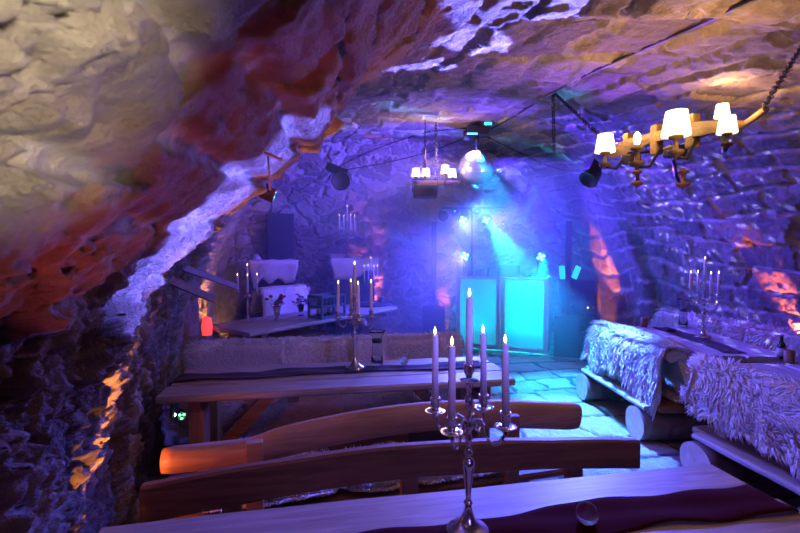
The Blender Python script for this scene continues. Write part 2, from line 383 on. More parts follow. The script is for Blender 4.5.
def vault_surface(nth, ts):
    th = PI * (np.linspace(0, 1, nth) ** 1.35)[:, None] * np.ones((1, len(ts)))
    t = np.ones((nth, 1)) * ts[None, :]
    s, z, c, h, Rz = vault_point(th, t)
    ns, nz = (c - s), (0.55 * Rz - z)
    nl = np.sqrt(ns * ns + nz * nz) + 1e-6; ns, nz = ns / nl, nz / nl
    # springing walls: push straight across
    arc = th / PI * 8.6
    d1, m1, rv = masonry(arc, t, 3)
    rough = 1 - sst(1.35, 2.15, arc + 0.35 * vnoise(arc * .8, t * .8, 0 * t, 40) - 0.10 * t + 0.15)
    # stretched slabs lying along the ribs on the near left side
    zt = 0 * t
    wx = arc * 2.0 + 0.16 * fbm(arc * 4, t * 4, zt, 5, 21, 0.7); wy = t * 4.6 + 0.22 * fbm(arc * 4, t * 4, zt, 5, 25, 0.7) + arc * 0.9
    a1, a2, idv, ox, oy = worley2(wx, wy, 31)
    ca_ = idv * 40
    slab = (idv - .5) * 0.085 + ox * np.sin(ca_) * 0.05 + oy * np.cos(ca_) * 0.06 - 0.03 * (1 - sst(0.0, 0.10, a2 - a1))
    b1, b2, idb, bx, by = worley2(arc * 6.5 + 0.2 * fbm(arc * 9, t * 9, zt, 4, 51, .7), t * 11 + 0.2 * fbm(arc * 9, t * 9, zt, 4, 55, .7), 61)
    cb_ = idb * 50
    slab2 = (idb - .5) * 0.03 + bx * np.sin(cb_) * 0.034 + by * np.cos(cb_) * 0.034 - 0.010 * (1 - sst(0, 0.10, b2 - b1))
    big = 0.05 * fbm(arc * 1.3, t * 1.3, zt, 3, 71)
    pits = sst(0.30, 0.55, fbm(arc * 5, t * 8, zt, 3, 90)) * 0.035
    rock = slab + slab2 + big + 0.012 * ridged(arc * 7, t * 10, zt, 5, 81) + 0.015 * fbm(arc * 26, t * 34, zt, 3, 85, .8) - pits
    d = d1 * (1 - rough) + rock * rough + 0.008 * fbm(arc * 16, t * 16, 0 * t, 3, 95)
    # the rounded boulder edge of the entrance, close to the lens
    near = (1 - sst(0.35, 0.62, t + 0.08 * vnoise(arc * 3, t * 3, 0 * t, 14))) * sst(0.35, 0.7, th) * (1 - sst(1.25, 1.6, th))
    d = d + near * (0.03 + 0.02 * fbm(arc * 11, t * 11, 0 * t, 5, 101, .7) + 0.017 * fbm(arc * 42, t * 42, 0 * t, 3, 106, .7) - 0.03 * sst(.25, .6, fbm(arc * 14, t * 14, 0 * t, 3, 109)))
    # the arched rib that stands proud of the wall beside the second table
    tw = t + 0.10 * vnoise(arc * 2.2, 0 * t, 0 * t, 140) + 0.03 * vnoise(arc * 9, 0 * t, 0 * t, 141)
    d = d + 0.17 * sst(0.42, 0.80, th) * (1 - sst(0.78, 1.12, th)) * sst(-0.6, 1.7, tw) * (1 - sst(2.2, 2.34, tw))
    s2 = s + ns * d; z2 = z + nz * d
    z2 = np.maximum(z2, -0.05)
    z2[0, :] = -0.06; z2[-1, :] = -0.06
    X = CA * s2 - SA * t; Y = SA * s2 + CA * t
    tone = (1 - rough) * (m1 * (0.06 + 0.42 * rv + 0.22 * (1 - sst(4.6, 5.6, arc))) + (1 - m1) * 0.80) + rough * (0.45 + 0.35 * (idv - .5) + 0.25 * (idb - .5) + 0.2 * sst(0, .2, 0.1 - (a2 - a1)))
    tone = tone * (1 - near) + near * 0.78
    tone = tone + 0.12 * fbm(arc * 3, t * 3, 0 * t, 3, 120)
    return X, Y, z2, tone, th
def grid_mesh(name, X, Y, Z, tone, material, flip=False):
    n, m = X.shape
    v = np.stack([X.ravel(), Y.ravel(), Z.ravel()], 1).astype(np.float32)
    i, j = np.meshgrid(np.arange(n - 1), np.arange(m - 1), indexing='ij')
    a = (i * m + j).ravel()
    q = np.stack([a, a + 1, a + m + 1, a + m], 1) if not flip else np.stack([a, a + m, a + m + 1, a + 1], 1)
    me = bpy.data.meshes.new(name)
    me.vertices.add(len(v)); me.vertices.foreach_set('co', v.ravel())
    me.loops.add(q.size); me.loops.foreach_set('vertex_index', q.ravel().astype(np.int32))
    me.polygons.add(len(q)); me.polygons.foreach_set('loop_start', (np.arange(len(q)) * 4).astype(np.int32))
    me.polygons.foreach_set('loop_total', np.full(len(q), 4, dtype=np.int32))
    me.update(calc_edges=True)
    at = me.attributes.new('tone', 'FLOAT', 'POINT'); at.data.foreach_set('value', np.clip(tone, 0, 1).ravel().astype(np.float32))
    me.polygons.foreach_set('use_smooth', np.ones(len(q), dtype=bool))
    me.materials.append(material)
    o = bpy.data.objects.new(name, me); COL.objects.link(o)
    return o
_d = np.interp(np.linspace(0, 1, 720), [0, .45, .7, 1], [1.0, 1.0, 2.2, 3.6]); _c = np.concatenate([[0], np.cumsum(_d)[:-1]]); ts = T0 + (T1 + 0.15 - T0) * _c / _c[-1]
NTH = 720
VX, VY, VZ, VT, VTH = vault_surface(NTH, ts)
i1, i2 = int(NTH * 0.30 ** (1 / 1.35)), int(NTH * 0.68 ** (1 / 1.35))
for nm, a, b in (('wall_left', 0, i1 + 1), ('ceiling', i1, i2 + 1), ('wall_right', i2, NTH)):
    o = grid_mesh(nm, VX[a:b], VY[a:b], VZ[a:b], VT[a:b], M['stone']); o['kind'] = 'structure'
def vault_hit(px, py, inset=0.03):
    """where the sight line of a pixel meets the smooth vault (or the far wall)"""
    r = ray(px, py); k = 0.3
    while k < 14:
        p = Vector((0, 0, EYE)) + r * k
        s, t = to_st(p)
        sL, sR, Rz = prof(t)
        c = (sL + sR) / 2; h = (sR - sL) / 2
        if t > T1 - 0.02 or abs((s - c) / h) ** NE + abs(max(p.z, 0) / Rz) ** NE > 1:
            return Vector((0, 0, EYE)) + r * (k - inset)
        k += 0.01
    return p
bpy.context.view_layer.update()
ROCK = [bpy.data.objects[n] for n in ('wall_left', 'ceiling', 'wall_right')]
def rock_hit(px, py, gap=0.02):
    r = ray(px, py).normalized(); o = Vector((0, 0, EYE)); best = None
    for ob in ROCK + [x for x in (bpy.data.objects.get('wall_far'),) if x]:
        ok, loc, n, i = ob.ray_cast(o, r)
        if ok and (best is None or (loc - o).length < best): best = (loc - o).length
    return o + r * ((best or 6) - gap)
# narrow blue beams on the near rib from an added, unseen right-wall lamp
for (px_, py_, t_, w_, pw_) in ((146, 290, 1.56, 4.2, 2600), (170, 255, 1.52, 4.4, 3000), (200, 218, 1.48, 4.6, 3200), (232, 180, 1.38, 4.4, 3200), (268, 142, 1.25, 4.0, 2800)):
    spot('rib_beam', (3.45, 2.5, 1.15), PT(px_, py_, t_), (0.14, 0.14, 1.0), pw_ * 1.8, w_, 0.35, 0.01)
for (px_, py_, w_, pw_) in ((415, 62, 8, 2600), (470, 35, 8, 2800), (525, 8, 9, 2800)):  # beams of the right vault lamp onto the ceiling
    spot('rib_beam', CAN_R + Vector((-.18, -.20, -.08)), vault_hit(px_, py_), (0.16, 0.15, 1.0), pw_ * 2, w_, 0.3, 0.01)
# far wall
def far_wall():
    n, m = 300, 420
    zz, ss = np.meshgrid(np.linspace(-0.05, 3.9, n), np.linspace(-2.0, 4.95, m), indexing='ij')
    wx = ss * 2.6 + 0.4 * fbm(ss * 3, zz * 3, 0 * ss, 4, 201, .6); wy = zz * 5.2 + 0.5 * fbm(ss * 3, zz * 3, 0 * ss, 4, 206, .6)
    a1, a2, idv, ox, oy = worley2(wx, wy, 211)
    mk = sst(0.02, 0.22, a2 - a1 + 0.08 * vnoise(ss * 15, zz * 15, 0 * ss, 231))
    d = mk * (0.03 + 0.05 * idv) + 0.02 * fbm(ss * 6, zz * 6, 0 * ss, 4, 221)
    t = T1 - d
    X = CA * ss - SA * t; Y = SA * ss + CA * t
    tone = mk * (0.15 + 0.55 * idv) + (1 - mk) * 0.75
    o = grid_mesh('wall_far', X, Y, zz, tone, M['stone']); o['kind'] = 'structure'
far_wall()
def floor():
    n, m = 520, 420
    tt, ss = np.meshgrid(np.linspace(T0 - .1, T1 + .1, n), np.linspace(-2.0, 5.0, m), indexing='ij')
    dd_, mk, rvf = masonry(tt * 1.0 + 40, ss * 1.0 + 30, 303, 0.40, 0.62)
    mk = np.clip(mk, 0, 1); idv = rvf
    z = -0.024 + mk * (0.014 + 0.006 * idv) + 0.004 * fbm(ss * 5, tt * 5, 0 * ss, 4, 321) * mk
    X = CA * ss - SA * tt; Y = SA * ss + CA * tt
    tone = mk * (0.62 + 0.25 * idv) + (1 - mk) * 0.05
    o = grid_mesh('floor', X, Y, z, tone, M['flag'], True); o['kind'] = 'structure'
floor()

# haze of the fog machine, filling the room beyond the second table
def haze():
    bm = bmesh.new()
    pts = [(-1.5, 5.1), (4.5, 5.1), (4.6, 7.96), (-1.65, 7.96)]
    lo = [bm.verts.new(ST(s, t, 0.01)) for s, t in pts]; hi = [bm.verts.new(ST(s, t, 2.75)) for s, t in pts]
    bm.faces.new(lo[::-1]); bm.faces.new(hi)
    for k in range(4): bm.faces.new((lo[k], lo[(k + 1) % 4], hi[(k + 1) % 4], hi[k]))
    me = bpy.data.meshes.new('haze'); bm.to_mesh(me); bm.free()
    m = bpy.data.materials.new('stage_haze'); m.use_nodes = True; nt = m.node_tree
    nt.nodes.remove(nt.nodes['Principled BSDF'])
    v = nt.nodes.new('ShaderNodeVolumeScatter'); v.inputs['Density'].default_value = 0.13; v.inputs['Anisotropy'].default_value = 0.35
    v.inputs['Color'].default_value = (0.9, 0.92, 1, 1)
    nt.links.new(v.outputs[0], nt.nodes['Material Output'].inputs['Volume'])
    me.materials.append(m)
    o = bpy.data.objects.new('haze', me); COL.objects.link(o)
    tag(o, 'thin blue stage haze hanging around the lit disc jockey booth', 'haze', kind='stuff')
haze()

# ================================================================== shape helpers
class MB:
    def __init__(self):
        self.v = []; self.f = []; self.mi = []; self.sm = []
    def add(self, verts, faces, mi=0, smooth=True, M4=None):
        b = len(self.v)
        for p in verts:
            p = Vector(p)
            self.v.append(tuple(M4 @ p if M4 else p))
        for f in faces:
            self.f.append(tuple(b + i for i in f)); self.mi.append(mi); self.sm.append(smooth)
        return self
    def box(self, c, size, rot=None, mi=0, bev=0.006):
        bm = bmesh.new(); bmesh.ops.create_cube(bm, size=1)
        bmesh.ops.scale(bm, vec=size, verts=bm.verts)
        bv = min(bev, min(size) * 0.3)
        if bv > 0: bmesh.ops.bevel(bm, geom=list(bm.edges), offset=bv, segments=2, affect='EDGES', profile=0.6)
        m = Matrix.Translation(c) @ (Euler(rot).to_matrix().to_4x4() if rot else Matrix())
        bm.verts.index_update()
        self.add([v.co.copy() for v in bm.verts], [[v.index for v in f.verts] for f in bm.faces], mi, False, m)
        bm.free(); return self
    def sweep(self, pts, sec, mi=0, smooth=True, up=Vector((0, 0, 1)), capmi=None):
        """pts: centre points; sec(k, frac) -> list of (a, b) offsets along side and up"""
        pts = [Vector(p) for p in pts]; n = len(pts); rings = []
        vs = []
        for k, p in enumerate(pts):
            d = (pts[min(k + 1, n - 1)] - pts[max(k - 1, 0)]).normalized()
            u = up if abs(d.dot(up)) < 0.95 else Vector((1, 0, 0))
            a = d.cross(u).normalized(); b = a.cross(d).normalized()
            s = sec(k, k / (n - 1)); rings.append(len(s))
            vs += [p + a * x + b * y for x, y in s]
        m = rings[0]; fs = []
        for k in range(n - 1):
            for j in range(m):
                fs.append((k * m + j, k * m + (j + 1) % m, (k + 1) * m + (j + 1) % m, (k + 1) * m + j))
        self.add(vs, fs, mi, smooth)
        b0 = len(self.v) - len(vs)
        for ring, rev in ((0, True), (n - 1, False)):
            idx = [b0 + ring * m + j for j in range(m)]
            if rev: idx = idx[::-1]
            self.f.append(tuple(idx)); self.mi.append(mi if capmi is None else capmi); self.sm.append(False)
        return self
    def tube(self, pts, r, seg=10, mi=0, capmi=None):
        rf = r if callable(r) else (lambda f: r)
        return self.sweep(pts, lambda k, f: [(rf(f) * math.cos(2 * PI * j / seg), rf(f) * math.sin(2 * PI * j / seg)) for j in range(seg)], mi, True, capmi=capmi)
    def lathe(self, prof_, c=(0, 0, 0), seg=24, mi=0, M4=None):
        vs = []; fs = []; n = len(prof_)
        for r, z in prof_:
            for j in range(seg):
                a = 2 * PI * j / seg; vs.append((c[0] + r * math.cos(a), c[1] + r * math.sin(a), c[2] + z))
        for k in range(n - 1):
            for j in range(seg):
                fs.append((k * seg + j, k * seg + (j + 1) % seg, (k + 1) * seg + (j + 1) % seg, (k + 1) * seg + j))
        fs.append(tuple(range(seg))[::-1]); fs.append(tuple((n - 1) * seg + j for j in range(seg)))
        return self.add(vs, fs, mi, True, M4)
    def ball(self, c, r, seg=12, mi=0, sq=(1, 1, 1)):
        n = max(5, seg // 2)
        vs = []; fs = []
        for k in range(n + 1):
            ph = PI * k / n
            for j in range(seg):
                a = 2 * PI * j / seg
                vs.append((c[0] + r * sq[0] * math.sin(ph) * math.cos(a), c[1] + r * sq[1] * math.sin(ph) * math.sin(a), c[2] - r * sq[2] * math.cos(ph)))
        for k in range(n):
            for j in range(seg):
                fs.append((k * seg + j, k * seg + (j + 1) % seg, (k + 1) * seg + (j + 1) % seg, (k + 1) * seg + j))
        return self.add(vs, fs, mi, True)
    def build(self, name, m, parent=None, loc=None, rz=0):
        me = bpy.data.meshes.new(name); me.from_pydata(self.v, [], self.f)
        for x in (m if isinstance(m, (list, tuple)) else [m]): me.materials.append(x)
        me.polygons.foreach_set('material_index', self.mi); me.polygons.foreach_set('use_smooth', self.sm)
        me.validate(); me.update()
        o = bpy.data.objects.new(name, me); COL.objects.link(o)
        if parent: o.parent = parent
        if loc is not None: o.location = loc; o.rotation_euler = (0, 0, rz)
        return o

def wob(x, seed, amp):
    return amp * (math.sin(x * 2.3 + seed) + 0.6 * math.sin(x * 5.1 + seed * 2.7) + 0.35 * math.sin(x * 11.3 + seed * 1.3))
def plank(mb, x0, x1, y0, y1, z0, z1, seed=0, amp=0.006, n=28, bow=0.0, mi=0, taper=None):
    """board lying along x with slightly wavy long edges"""
    def sec(k, f):
        x = x0 + (x1 - x0) * f
        a0 = y0 + wob(x, seed, amp); a1 = y1 + wob(x, seed + 3, amp)
        b0 = z0; b1 = z1; e = min(0.012, (z1 - z0) * 0.3, abs(y1 - y0) * 0.3)
        if taper: a0, a1, b0, b1 = taper(f, a0, a1, b0, b1)
        cy = 0
        # sweep runs along +x: side = d x up = -y
        return [(-(a0 + e), b0), (-a0, b0 + e), (-a0, b1 - e), (-(a0 + e), b1), (-(a1 - e), b1), (-a1, b1 - e), (-a1, b0 + e), (-(a1 - e), b0)]
    mb.sweep([(x0 + (x1 - x0) * k / (n - 1), 0, 0) for k in range(n)], sec, mi, False)
    return mb

# ================================================================== rustic tables
def make_table(loc, rz, length, width, height, label, legs='trestle', topmat='table', overhang=0.28, thick=0.045, nb=3, name='rustic_table'):
    """origin at floor, centre; local x along the table"""
    t = empty(name, loc, rz, label, 'table', None)
    x0, x1 = -length / 2, length / 2
    top = MB(); bw = width / nb
    for k in range(nb):
        plank(top, x0 + 0.01 * (k % 2), x1 - 0.012 * ((k + 1) % 2), -width / 2 + k * bw + 0.002, -width / 2 + (k + 1) * bw - 0.002, height - thick, height, seed=k * 1.7 + length, amp=0.004 if 0 < k < nb - 1 else 0.004)
    top.build('tabletop', M[topmat], t)
    for sx in (-1, 1):
        x = sx * (length / 2 - overhang)
        c = MB(); c.box((x, 0, height - thick - 0.035), (0.07, width * 0.86, 0.07))
        c.build('cross_batten', M['wood'], t)
        if legs == 'trestle':
            for sy in (-1, 1):
                lg = MB(); lg.box((x + sx * 0.0, sy * width * 0.27, (height - thick - 0.07) / 2), (0.09, 0.15, height - thick - 0.07))
                lg.build('leg', M['legwood'], t)
            br = MB(); p0 = Vector((x, 0, 0.22)); p1 = Vector((x - sx * 0.45, 0, height - thick - 0.03))
            br.sweep([p0, p1], lambda k, f: [(-.035, -.04), (.035, -.04), (.035, .04), (-.035, .04)], 0, False)
            br.build('brace', M['wood'], t)
        else:
            for sy in (-1, 1):
                lg = MB(); H = height - thick
                lg.sweep([(x, sy * width * 0.40, 0.0), (x, -sy * width * 0.30, H)] if legs == 'x' else [(x, sy * width * 0.42, 0), (x, sy * width * 0.22, H)],
                         lambda k, f: [(-.035, -.045), (.035, -.045), (.035, .045), (-.035, .045)], 0, False)
                lg.build('leg', M['logwood'], t)
    st = MB(); st.box((0, 0, 0.30), (length - 2 * overhang, 0.05, 0.10)); st.build('stretcher', M['wood'], t)
    for bx in (-0.25, 0.35):
        b = MB(); b.box((bx * length * .6, 0, height - thick - 0.02), (0.06, width * 0.9, 0.04)); b.build('cross_batten', M['wood'], t)
    return t

# near table A : far edge from (-.91,1.39) to (1.26,1.79)
def table_from_edge(p0, p1, width, side, **kw):
    """p0,p1 ends of one long edge; the table lies to the given side (+1 left of p0->p1)"""
    d = (Vector(p1) - Vector(p0)); L = d.length; a = math.atan2(d.y, d.x)
    n = Vector((-math.sin(a), math.cos(a))) * side
    c = (Vector(p0) + Vector(p1)) / 2 + n * width / 2
    return make_table((c.x, c.y, 0), a, L, width, kw.pop('height'), kw.pop('label'), **kw), a, c
TH = 0.78
tA, aA, cA = table_from_edge((-0.93, 1.385), (1.26, 1.80), 0.78, -1, height=TH, label='varnished plank table nearest the camera carrying the tallest-looking candelabra')
tA['label'] = 'varnished plank table with maroon runner, closest to the camera'
pB0, pB1 = PZ(155, 398, TH), PZ(517, 379, TH)
tB, aB, cB = table_from_edge(pB0.xy, pB1.xy, 0.66, 1, height=TH, label='long plank table with black runner and glass carafe, second from the camera', overhang=0.2)
pC0, pC1 = PZ(250, 333, .76), PZ(398, 307, .76)
tC, aC, cC = table_from_edge(pC0.xy, pC1.xy, 0.85, 1, height=.76, label='grey board table with crossed legs carrying two flower vases', legs='x', topmat='oldwood', overhang=0.22)
# right tables, long side along the aisle
pR0, pR1 = Vector((2.42, 3.60)), Vector((2.50, 5.00))
tR, aR, cR = table_from_edge(pR0, pR1, 0.74, -1, height=TH, label='weathered board table by the right wall carrying candelabra and carafe', topmat='oldwood', legs='a', overhang=0.3, nb=2)
tS, aS, cS = table_from_edge(Vector((2.38, 1.75)), Vector((2.56, 3.46)), 0.75, -1, height=TH - .02, label='weathered board table with dark bottle and wooden cup, nearest the right edge', topmat='oldwood', legs='a', overhang=0.3, nb=2)

# ------------------------------------------------------------------ runners
def runner(frame, x0, x1, yc, half, z, m, label, over=(0, 0), seed=0, amp=0.02, name='table_runner'):
    """cloth strip on a table, in the table's frame (origin c, angle a)"""
    c, a = frame
    n, k = 70, 13
    vs = []; fs = []
    xs = np.linspace(x0 - over[0], x1 + over[1], n)
    for side in (0, 1):
        for i, x in enumerate(xs):
            for j in range(k):
                f = j / (k - 1) * 2 - 1
                h = half + wob(x * 2, seed + (f > 0) * 4, amp)
                y = yc + f * h + wob(x, seed + 9, amp * .8)
                X = x; Z = z + 0.004 + 0.004 * (1 + math.sin(x * 17 + y * 20 + seed)) * abs(math.sin(x * 3 + seed)) + 0.003 * (1 + math.sin(y * 60 + x * 5))
                if x < x0: X = x0 - 0.012; Z = z - (x0 - x) + 0.004
                if x > x1: X = x1 + 0.012; Z = z - (x - x1) + 0.004
                if x < x0 and side == 0: X += 0.004
                if x > x1 and side == 0: X -= 0.004
                vs.append((X, y, Z - (0.0035 if side == 0 and x0 <= x <= x1 else 0)))
    o = n * k
    for i in range(n - 1):
        for j in range(k - 1):
            q = (i * k + j, (i + 1) * k + j, (i + 1) * k + j + 1, i * k + j + 1)
            fs.append(tuple(o + p for p in q)); fs.append(q[::-1])
    for i in range(n - 1):
        for j in (0, k - 1):
            q = (i * k + j, (i + 1) * k + j, o + (i + 1) * k + j, o + i * k + j); fs.append(q if j == 0 else q[::-1])
    mb = MB(); mb.add(vs, fs)
    ob = mb.build(name, m, None, (c.x, c.y, 0), a)
    return tag(ob, label, 'table runner')
def loc_on(frame, p):
    c, a = frame; d = Vector((p[0] - c.x, p[1] - c.y)); return (d.x * math.cos(a) + d.y * math.sin(a), -d.x * math.sin(a) + d.y * math.cos(a))
LB = (pB1 - pB0).length
runner((cA, aA), -0.55, 1.098, 0.115, 0.085, TH, M['runner'], 'maroon woven runner on the table closest to the camera', (0, 0.12), 2, 0.012)
runner((cB, aB), -LB / 2, LB / 2 - 0.10, 0.06, 0.085, TH, M['runnerdark'], 'black runner along the table with the glass carafe', (0.25, 0), 5, 0.012)
runner((cR, aR), -0.60, 0.60, 0.02, 0.09, TH, M['runnerdark'], 'dark runner under the candelabra by the right wall', (0, 0), 8, 0.012)

# ================================================================== benches
def plank_back(mb, L, h0, h1, thick, y, bow=0.0, z=0.0, n=40, round_=0.01, endtaper=0.0, seed=0):
    def sec(k, f):
        x = -L / 2 + L * f
        arch = bow * (1 - (2 * f - 1) ** 2)
        b0 = h0 + arch * 0.9 + wob(x, seed, 0.004); b1 = h1 + arch + wob(x, seed + 2, 0.004)
        e = round_
        return [(-(y - thick / 2 + e), b0), (-(y - thick / 2), b0 + e), (-(y - thick / 2), b1 - e), (-(y - thick / 2 + e), b1), (-(y + thick / 2 - e), b1), (-(y + thick / 2), b1 - e), (-(y + thick / 2), b0 + e), (-(y + thick / 2 - e), b0)]
    mb.sweep([(-L / 2 + L * k / (n - 1), 0, 0) for k in range(n)], sec, 0, False)
def log_along(mb, pts, rf, seg=20, capmi=1, seed=0, sq=1.0):
    def sec(k, f):
        r = rf(f)
        return [((r * (1 + 0.03 * math.sin(3 * a + seed + f * 5))) * math.cos(a), sq * (r * (1 + 0.03 * math.sin(2 * a + seed))) * math.sin(a)) for a in [2 * PI * j / seg for j in range(seg)]]
    mb.sweep(pts, sec, 0, True, capmi=capmi)

# bench 1: straight plank back, seat towards the camera
pk0 = PZ(142, 484, .74); pk1 = PZ(637, 438, .74)
d = (pk1 - pk0).xy; a1_ = math.atan2(d.y, d.x); L1 = d.length; c1 = ((pk0 + pk1) / 2).xy
b1 = empty('plank_bench', (c1.x, c1.y, 0), a1_, 'brown bench with straight thick plank backrest, behind the nearest table', 'bench')
m_ = MB(); plank_back(m_, L1, 0.595, 0.735, 0.05, 0.0, 0.07, seed=1); m_.build('backrest', M['wood'], b1)
for x in (-L1 / 2 + 0.32, -0.02, L1 / 2 - 0.30):
    m_ = MB(); m_.box((x, 0.055, 0.345), (0.075, 0.05, 0.69)); m_.build('back_post', M['legwood'], b1)
m_ = MB(); plank(m_, -L1 / 2 + .1, L1 / 2 - .1, -0.34, -0.03, 0.40, 0.44, 2); m_.build('seat', M['wood'], b1)
for x in (-L1 / 2 + 0.32, L1 / 2 - 0.30):
    m_ = MB(); m_.box((x, -0.30, 0.20), (0.08, 0.06, 0.40)); m_.build('leg', M['legwood'], b1)

# bench 2: bowed log back, seat away from the camera
q0 = PZ(163, 458, .70); q1 = PZ(577, 421, .66)
d = (q1 - q0).xy; a2_ = math.atan2(d.y, d.x); L2 = d.length; c2 = ((q0 + q1) / 2).xy
b2 = empty('log_bench', (c2.x, c2.y, 0), a2_, 'bench with bowed peeled-log backrest, thick end towards the left wall', 'bench')
m_ = MB(); n_ = 44; P_ = []
def logz(f):
    return 0.675 + (0.0 if f < .17 else 0.085 * math.sin(PI * min(1, (f - .17) / .83) ** 0.9)) + 0.012
for k in range(n_):
    f = k / (n_ - 1); P_.append((-L2 / 2 + L2 * f, 0.0, logz(f)))
def logr(f):
    r = 0.060
    if f < 0.012: r *= 0.9
    if f > 0.985: r *= 0.9
    return r
def logsec(k, f):
    r = logr(f); g = min(1, max(0, (f - .19) / .05)); rv = r * (1 + .22 * g + .10 * f); rh = r * (1 - .22 * g)
    return [((rh * (1 + 0.03 * math.sin(3 * a + f * 5))) * math.cos(a), rv * (1 + .03 * math.sin(2 * a)) * (abs(math.sin(a)) ** .8) * (1 if math.sin(a) > 0 else -1)) for a in [2 * PI * j / 24 for j in range(24)]]
m_.sweep(P_, logsec, 0, True, capmi=0); m_.build('backrest', [M['logwood'], M['logend']], b2)
for x in (-L2 / 2 + 0.40, L2 / 2 - 0.46):
    m_ = MB(); m_.box((x, -0.085, 0.385), (0.075, 0.045, 0.77)); m_.build('back_post', M['logwood' if x < 0 else 'legwood'], b2)
m_ = MB(); plank(m_, -L2 / 2 + .05, L2 / 2 - .05, -0.06, 0.36, 0.38, 0.42, 5); m_.build('seat', M['wood'], b2)
for x in (-L2 / 2 + 0.25, 0.05, L2 / 2 - 0.30):
    m_ = MB(); m_.box((x, 0.2, 0.19), (0.10, 0.24, 0.38)); m_.build('leg', M['legwood'], b2)

def generic_bench(p0, p1, seat_side, label, h=0.74, seat_h=.43, name='bench', group=None, logs=False, seatw=0.38, backr=0.05, lower=0.0):
    """p0->p1 is the line of the backrest; seat_side +1 = left of the direction"""
    d = Vector(p1) - Vector(p0); a = math.atan2(d.y, d.x); L = d.length; c = (Vector(p0) + Vector(p1)) / 2
    b = empty(name, (c.x, c.y, 0), a, label, 'bench', group)
    m_ = MB(); log_along(m_, [(-L / 2 + L * k / 19, 0, h - backr + 0.01 * math.sin(k * .5)) for k in range(20)], lambda f: backr * (1 + .1 * math.sin(f * 6)), capmi=1)
    m_.build('backrest', [M['logwood'], M['logend']], b)
    n = 3 if L > 1.9 else 2
    for k in range(n):
        x = -L / 2 + 0.2 + (L - 0.4) * k / (n - 1)
        m_ = MB(); m_.box((x, -seat_side * 0.03, (h - .08 + seat_h) / 2 - .1), (0.08, 0.05, h - .08 - seat_h + .2)); m_.build('back_post', M['legwood'], b)
    y0, y1 = (-0.10, seatw) if seat_side > 0 else (-seatw, 0.10)
    m_ = MB(); plank(m_, -L / 2, L / 2, y0, y1, seat_h - 0.05, seat_h, 4, 0.008); m_.build('seat', M['wood'], b)
    for k in range(n if not logs else 2):
        x = -L / 2 + 0.16 + (L - 0.32) * k / ((n if not logs else 2) - 1)
        m_ = MB()
        if logs:
            r = (seat_h - 0.05) / 2
            ya, yb = (-0.22, seatw + .12) if seat_side > 0 else (-seatw - .12, 0.22)
            log_along(m_, [(x, ya + (yb - ya) * q / 8, r) for q in range(9)], lambda f: r, 28, 1, seed=k)
            m_.build('log_support', [M['bark'], M['logend']], b)
        else:
            m_.box((x, seat_side * seatw * .5, (seat_h - .05) / 2), (0.12, seatw * .8, seat_h - .05)); m_.build('leg', M['legwood'], b)
    return b, a, c, L
# bench 3: beyond table B, seat towards it
e0 = PZ(200, 351, .74); e1 = PZ(462, 350, .74)
e0.y = 4.02; e0.x = (200 - 400) / F * 4.1; 
B3 = generic_bench((-1.83, 3.98), (0.62, 4.40), -1, 'bench covered in sheepskins, between the two left-hand long tables', h=.76, seatw=.62)
# right side benches on logs
BR1 = generic_bench((2.25, 3.68), (2.19, 5.02), -1, 'low bench on sawn logs draped in long shaggy fleece, at the aisle', h=.80, seat_h=.33, logs=True, name='log_bench')
BR2 = generic_bench((2.46, 2.0), (2.27, 3.30), -1, 'bench on sawn logs with woolly fleece, nearest the right edge', h=.80, seat_h=.33, logs=True, name='log_bench')
for bb in (BR1, BR2):
    root, a, c, L = bb
    m_ = MB(); plank(m_, -L / 2 + .05, L / 2 - 0.1, 0.10, 0.2, 0.285, 0.325, 6); m_.build('front_plank', M['oldwood'], root)
B4 = generic_bench(ST(4.22, 2.6), ST(4.22, 5.0), 1, 'bench with pale fleece against the right wall, behind both weathered tables', h=.84)
# bench behind table C
dC = (pC1 - pC0).xy.normalized(); nC = Vector((-dC.y, dC.x))
s5 = Vector(pC0.xy) + nC * 1.05 + dC * 0.80
B5 = generic_bench(s5, s5 + dC * .95, -1, 'fleece-covered bench standing behind the grey board table', h=1.08, seat_h=.45)

